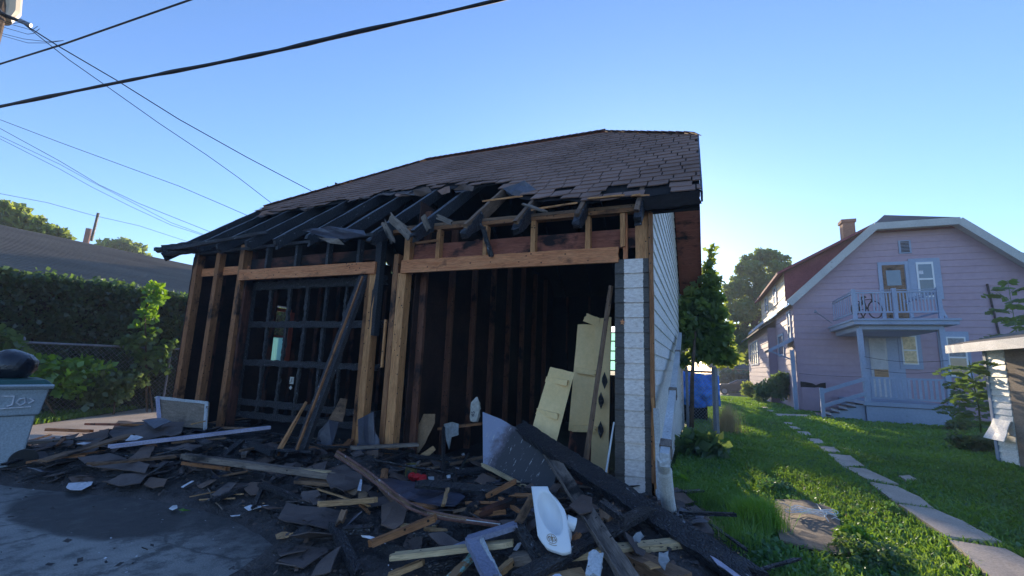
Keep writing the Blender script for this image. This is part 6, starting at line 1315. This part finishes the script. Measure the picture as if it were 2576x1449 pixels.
mb = MB(); mb.tube([(-.33, -.44, 1.02), (.33, -.44, 1.02)], .018, 8); mb.build('handle', M['binb'], e, mw=mwb)
for y in (-.25, .25):
    mb = MB(); mb.tube([(.22, y*1.0-.03, .13), (.22, y*1.0+.03, .13)], .13, 18); w = mb.build('wheel', M['black'], e, mw=mwb)
mb = MB()
F0 = mwb @ Matrix.Translation((.0, -.345, .84)) @ Matrix.Rotation(pi/2+.1, 4, 'X')
def scr(ps, r=.010): mb.tube([F0 @ Vector((x, y, .0)) for x, y in ps], r, 4)
scr([(-.08, .06), (.02, .06), (.02, -.04), (-.02, -.06)]); scr([(.07, .02), (.05, -.02), (.09, -.05), (.13, -.02), (.11, .03), (.07, .02)]); scr([(.15, .03), (.19, 0), (.15, -.03)]); scr([(-.2, -.09), (.18, -.07)], .008); scr([(-.2, .05), (-.12, .06), (-.16, -.03)])
mb.build('white_scrawl', M['paper'], e)
mb = MB(); mb.lathe([(.02, -.16), (.15, -.12), (.22, -.03), (.22, .06), (.17, .14), (.07, .19), (.01, .2)], (0, 0, 0), 26)
for i, v in enumerate(mb.v): mb.v[i] = tuple(Vector(v)*(1+.16*noise.noise(Vector(v)*6)+.07*noise.noise(Vector(v)*17)))
tag(mb.build('bin_bag', M['bag'], smooth=True, mw=Matrix.Translation((bx_-.14, by_+.02, 1.07)) @ Matrix.Scale(.92, 4)), 'shiny black bin bag lying on the lid of the wheelie bin', 'bag')

# ------------------------------------------------------------------ air
mb = MB(); mb.box((-60, -30, -2.0), (60, 75, 14)); hm = bpy.data.materials.new('air'); hm.use_nodes = True; hn = hm.node_tree; hn.nodes.remove(hn.nodes['Principled BSDF']); pv = hn.nodes.new('ShaderNodeVolumePrincipled')
pv.inputs['Color'].default_value = (.86, .93, 1, 1); pv.inputs['Density'].default_value = .0026; pv.inputs['Anisotropy'].default_value = .1; hn.links.new(pv.outputs[0], [n for n in hn.nodes if n.type == 'OUTPUT_MATERIAL'][0].inputs['Volume'])
tag(mb.build('haze', hm), kind='stuff')
# ------------------------------------------------------------------ overhead lines
def wireobj(name, label, pts, za, zb, r, cat='cable', group=None, wob=0):
    p = hz(pts[0], za); q = hz(pts[-1], zb); hd = Vector((q.x-p.x, q.y-p.y, 0)); nrm_ = Vector((-hd.y, hd.x, 0)).normalized(); out = []
    for i in range(len(pts)-1):
        for j in range(8):
            a = Vector(pts[i]).lerp(Vector(pts[i+1]), j/8); d = Vector(ray(*a)); cc = Vector(C); t = (p-cc).dot(nrm_)/d.dot(nrm_); out.append(cc+d*t)
    out.append(q); mb = MB(); mb.tube(out, [r*(1+(wob*noise.noise(v*2.0) if wob else 0)) for v in out], 8); tag(mb.build(name, M['wire'], smooth=True), label, cat, group)
wireobj('power_cable', 'thickest black overhead cable crossing the whole sky above the garage', [(-60, 281), (0, 268), (250, 217), (420, 183), (520, 164), (700, 127), (900, 80), (1100, 36), (1255, 0), (1380, -32), (2100, -210)], 5.2, 5.6, .024, wob=.5)
wireobj('power_cable', 'medium black overhead cable crossing the top left corner', [(-60, 180), (0, 161), (90, 133), (160, 111), (300, 62), (400, 27), (480, -1), (560, -30), (900, -160)], 6.2, 6.6, .014)
wireobj('service_wire', 'black service wire from the pole clamp down to the garage ridge', [(62, 62), (150, 118), (290, 200), (450, 300), (620, 395), (700, 437), (790, 484)], 6.0, 5.4, .009)
wireobj('service_wire', 'thinner sagging wire from the pole clamp to the left roof edge', [(62, 62), (100, 93), (170, 148), (270, 218), (400, 310), (520, 390), (600, 447), (692, 518)], 6.0, 4.6, .006)
wireobj('service_wire', 'highest of the thin wires running from the left edge to the roof', [(-20, 293), (0, 301), (150, 358), (300, 413), (450, 468), (560, 515), (636, 548)], 6.6, 4.6, .006)
wireobj('service_wire', 'upper wire of the close trio at the left', [(-20, 313), (0, 323), (150, 405), (250, 465), (350, 512), (450, 552), (543, 589)], 6.6, 4.6, .006)
wireobj('service_wire', 'middle wire of the close trio at the left', [(-20, 333), (0, 342), (150, 413), (230, 457), (330, 508), (430, 560), (523, 594)], 6.6, 4.6, .005)
wireobj('service_wire', 'lowest wire of the close trio at the left', [(-20, 340), (0, 349), (150, 425), (230, 470), (330, 520), (430, 566), (520, 595)], 6.6, 4.6, .005)
wireobj('far_wire', 'faint thin wire passing over the reddish utility pole', [(-20, 484), (0, 487), (120, 510), (231, 541), (350, 568), (485, 612)], 9, 9, .012)
for i, (pts, lb) in enumerate((([(62, 50), (35, 55), (0, 45)], 'loop of thin wire nearest the pole clamp'), ([(95, 62), (80, 72), (60, 66), (0, 50)], 'second wire loop below the pole clamp'), ([(100, 68), (85, 80), (70, 82), (0, 62)], 'third wire loop below the pole clamp'),
    ([(160, 92), (120, 95), (60, 88), (0, 73)], 'upper of the two long wire loops at the top left'), ([(160, 92), (120, 98), (70, 98), (0, 78)], 'lower of the two long wire loops at the top left'))):
    pts = [(x*1.0, y*1.0+(10 if i > 2 else 4)) for x, y in pts]; wireobj('wire_loop', lb, pts, 6.0, 6.1, .0035)
# pole-mounted cream canister at the corner with clamp
c = hz((8, 2), 6.6); e = empty('pole_transformer', (c.x, c.y, 6.3), 'sunlit cream canister on the utility pole at the top left corner', 'transformer')
mb = MB(); a, b = hz((26, -60), 6.9), hz((8, 45), 6.1); mb.tube([hz((14, -90), 7.0), hz((8, 25), 6.35), hz((6, 50), 6.15)], [.20, .19, .10], 16); mb.build('canister', flat('cream_enamel', (.62, .52, .38), .4), e)
mb = MB(); mb.tube([hz((-14, 20), 6.1), hz((14, 40), 6.1), hz((70, 60), 6.02)], [.05, .03, .018], 8); mb.build('bracket', M['char2'], e)
mb = MB(); mb.tube([hz((50, 52), 6.04), hz((78, 64), 6.0)], [.035, .03], 8); mb.build('clamp', M['galv'], e)
mb = MB(); q = hz((-25, 60), 6.0); mb.tube([(q.x, q.y, 0), (q.x, q.y, 7.6)], [.16, .13], 12); mb.build('pole', M['bark'], e)
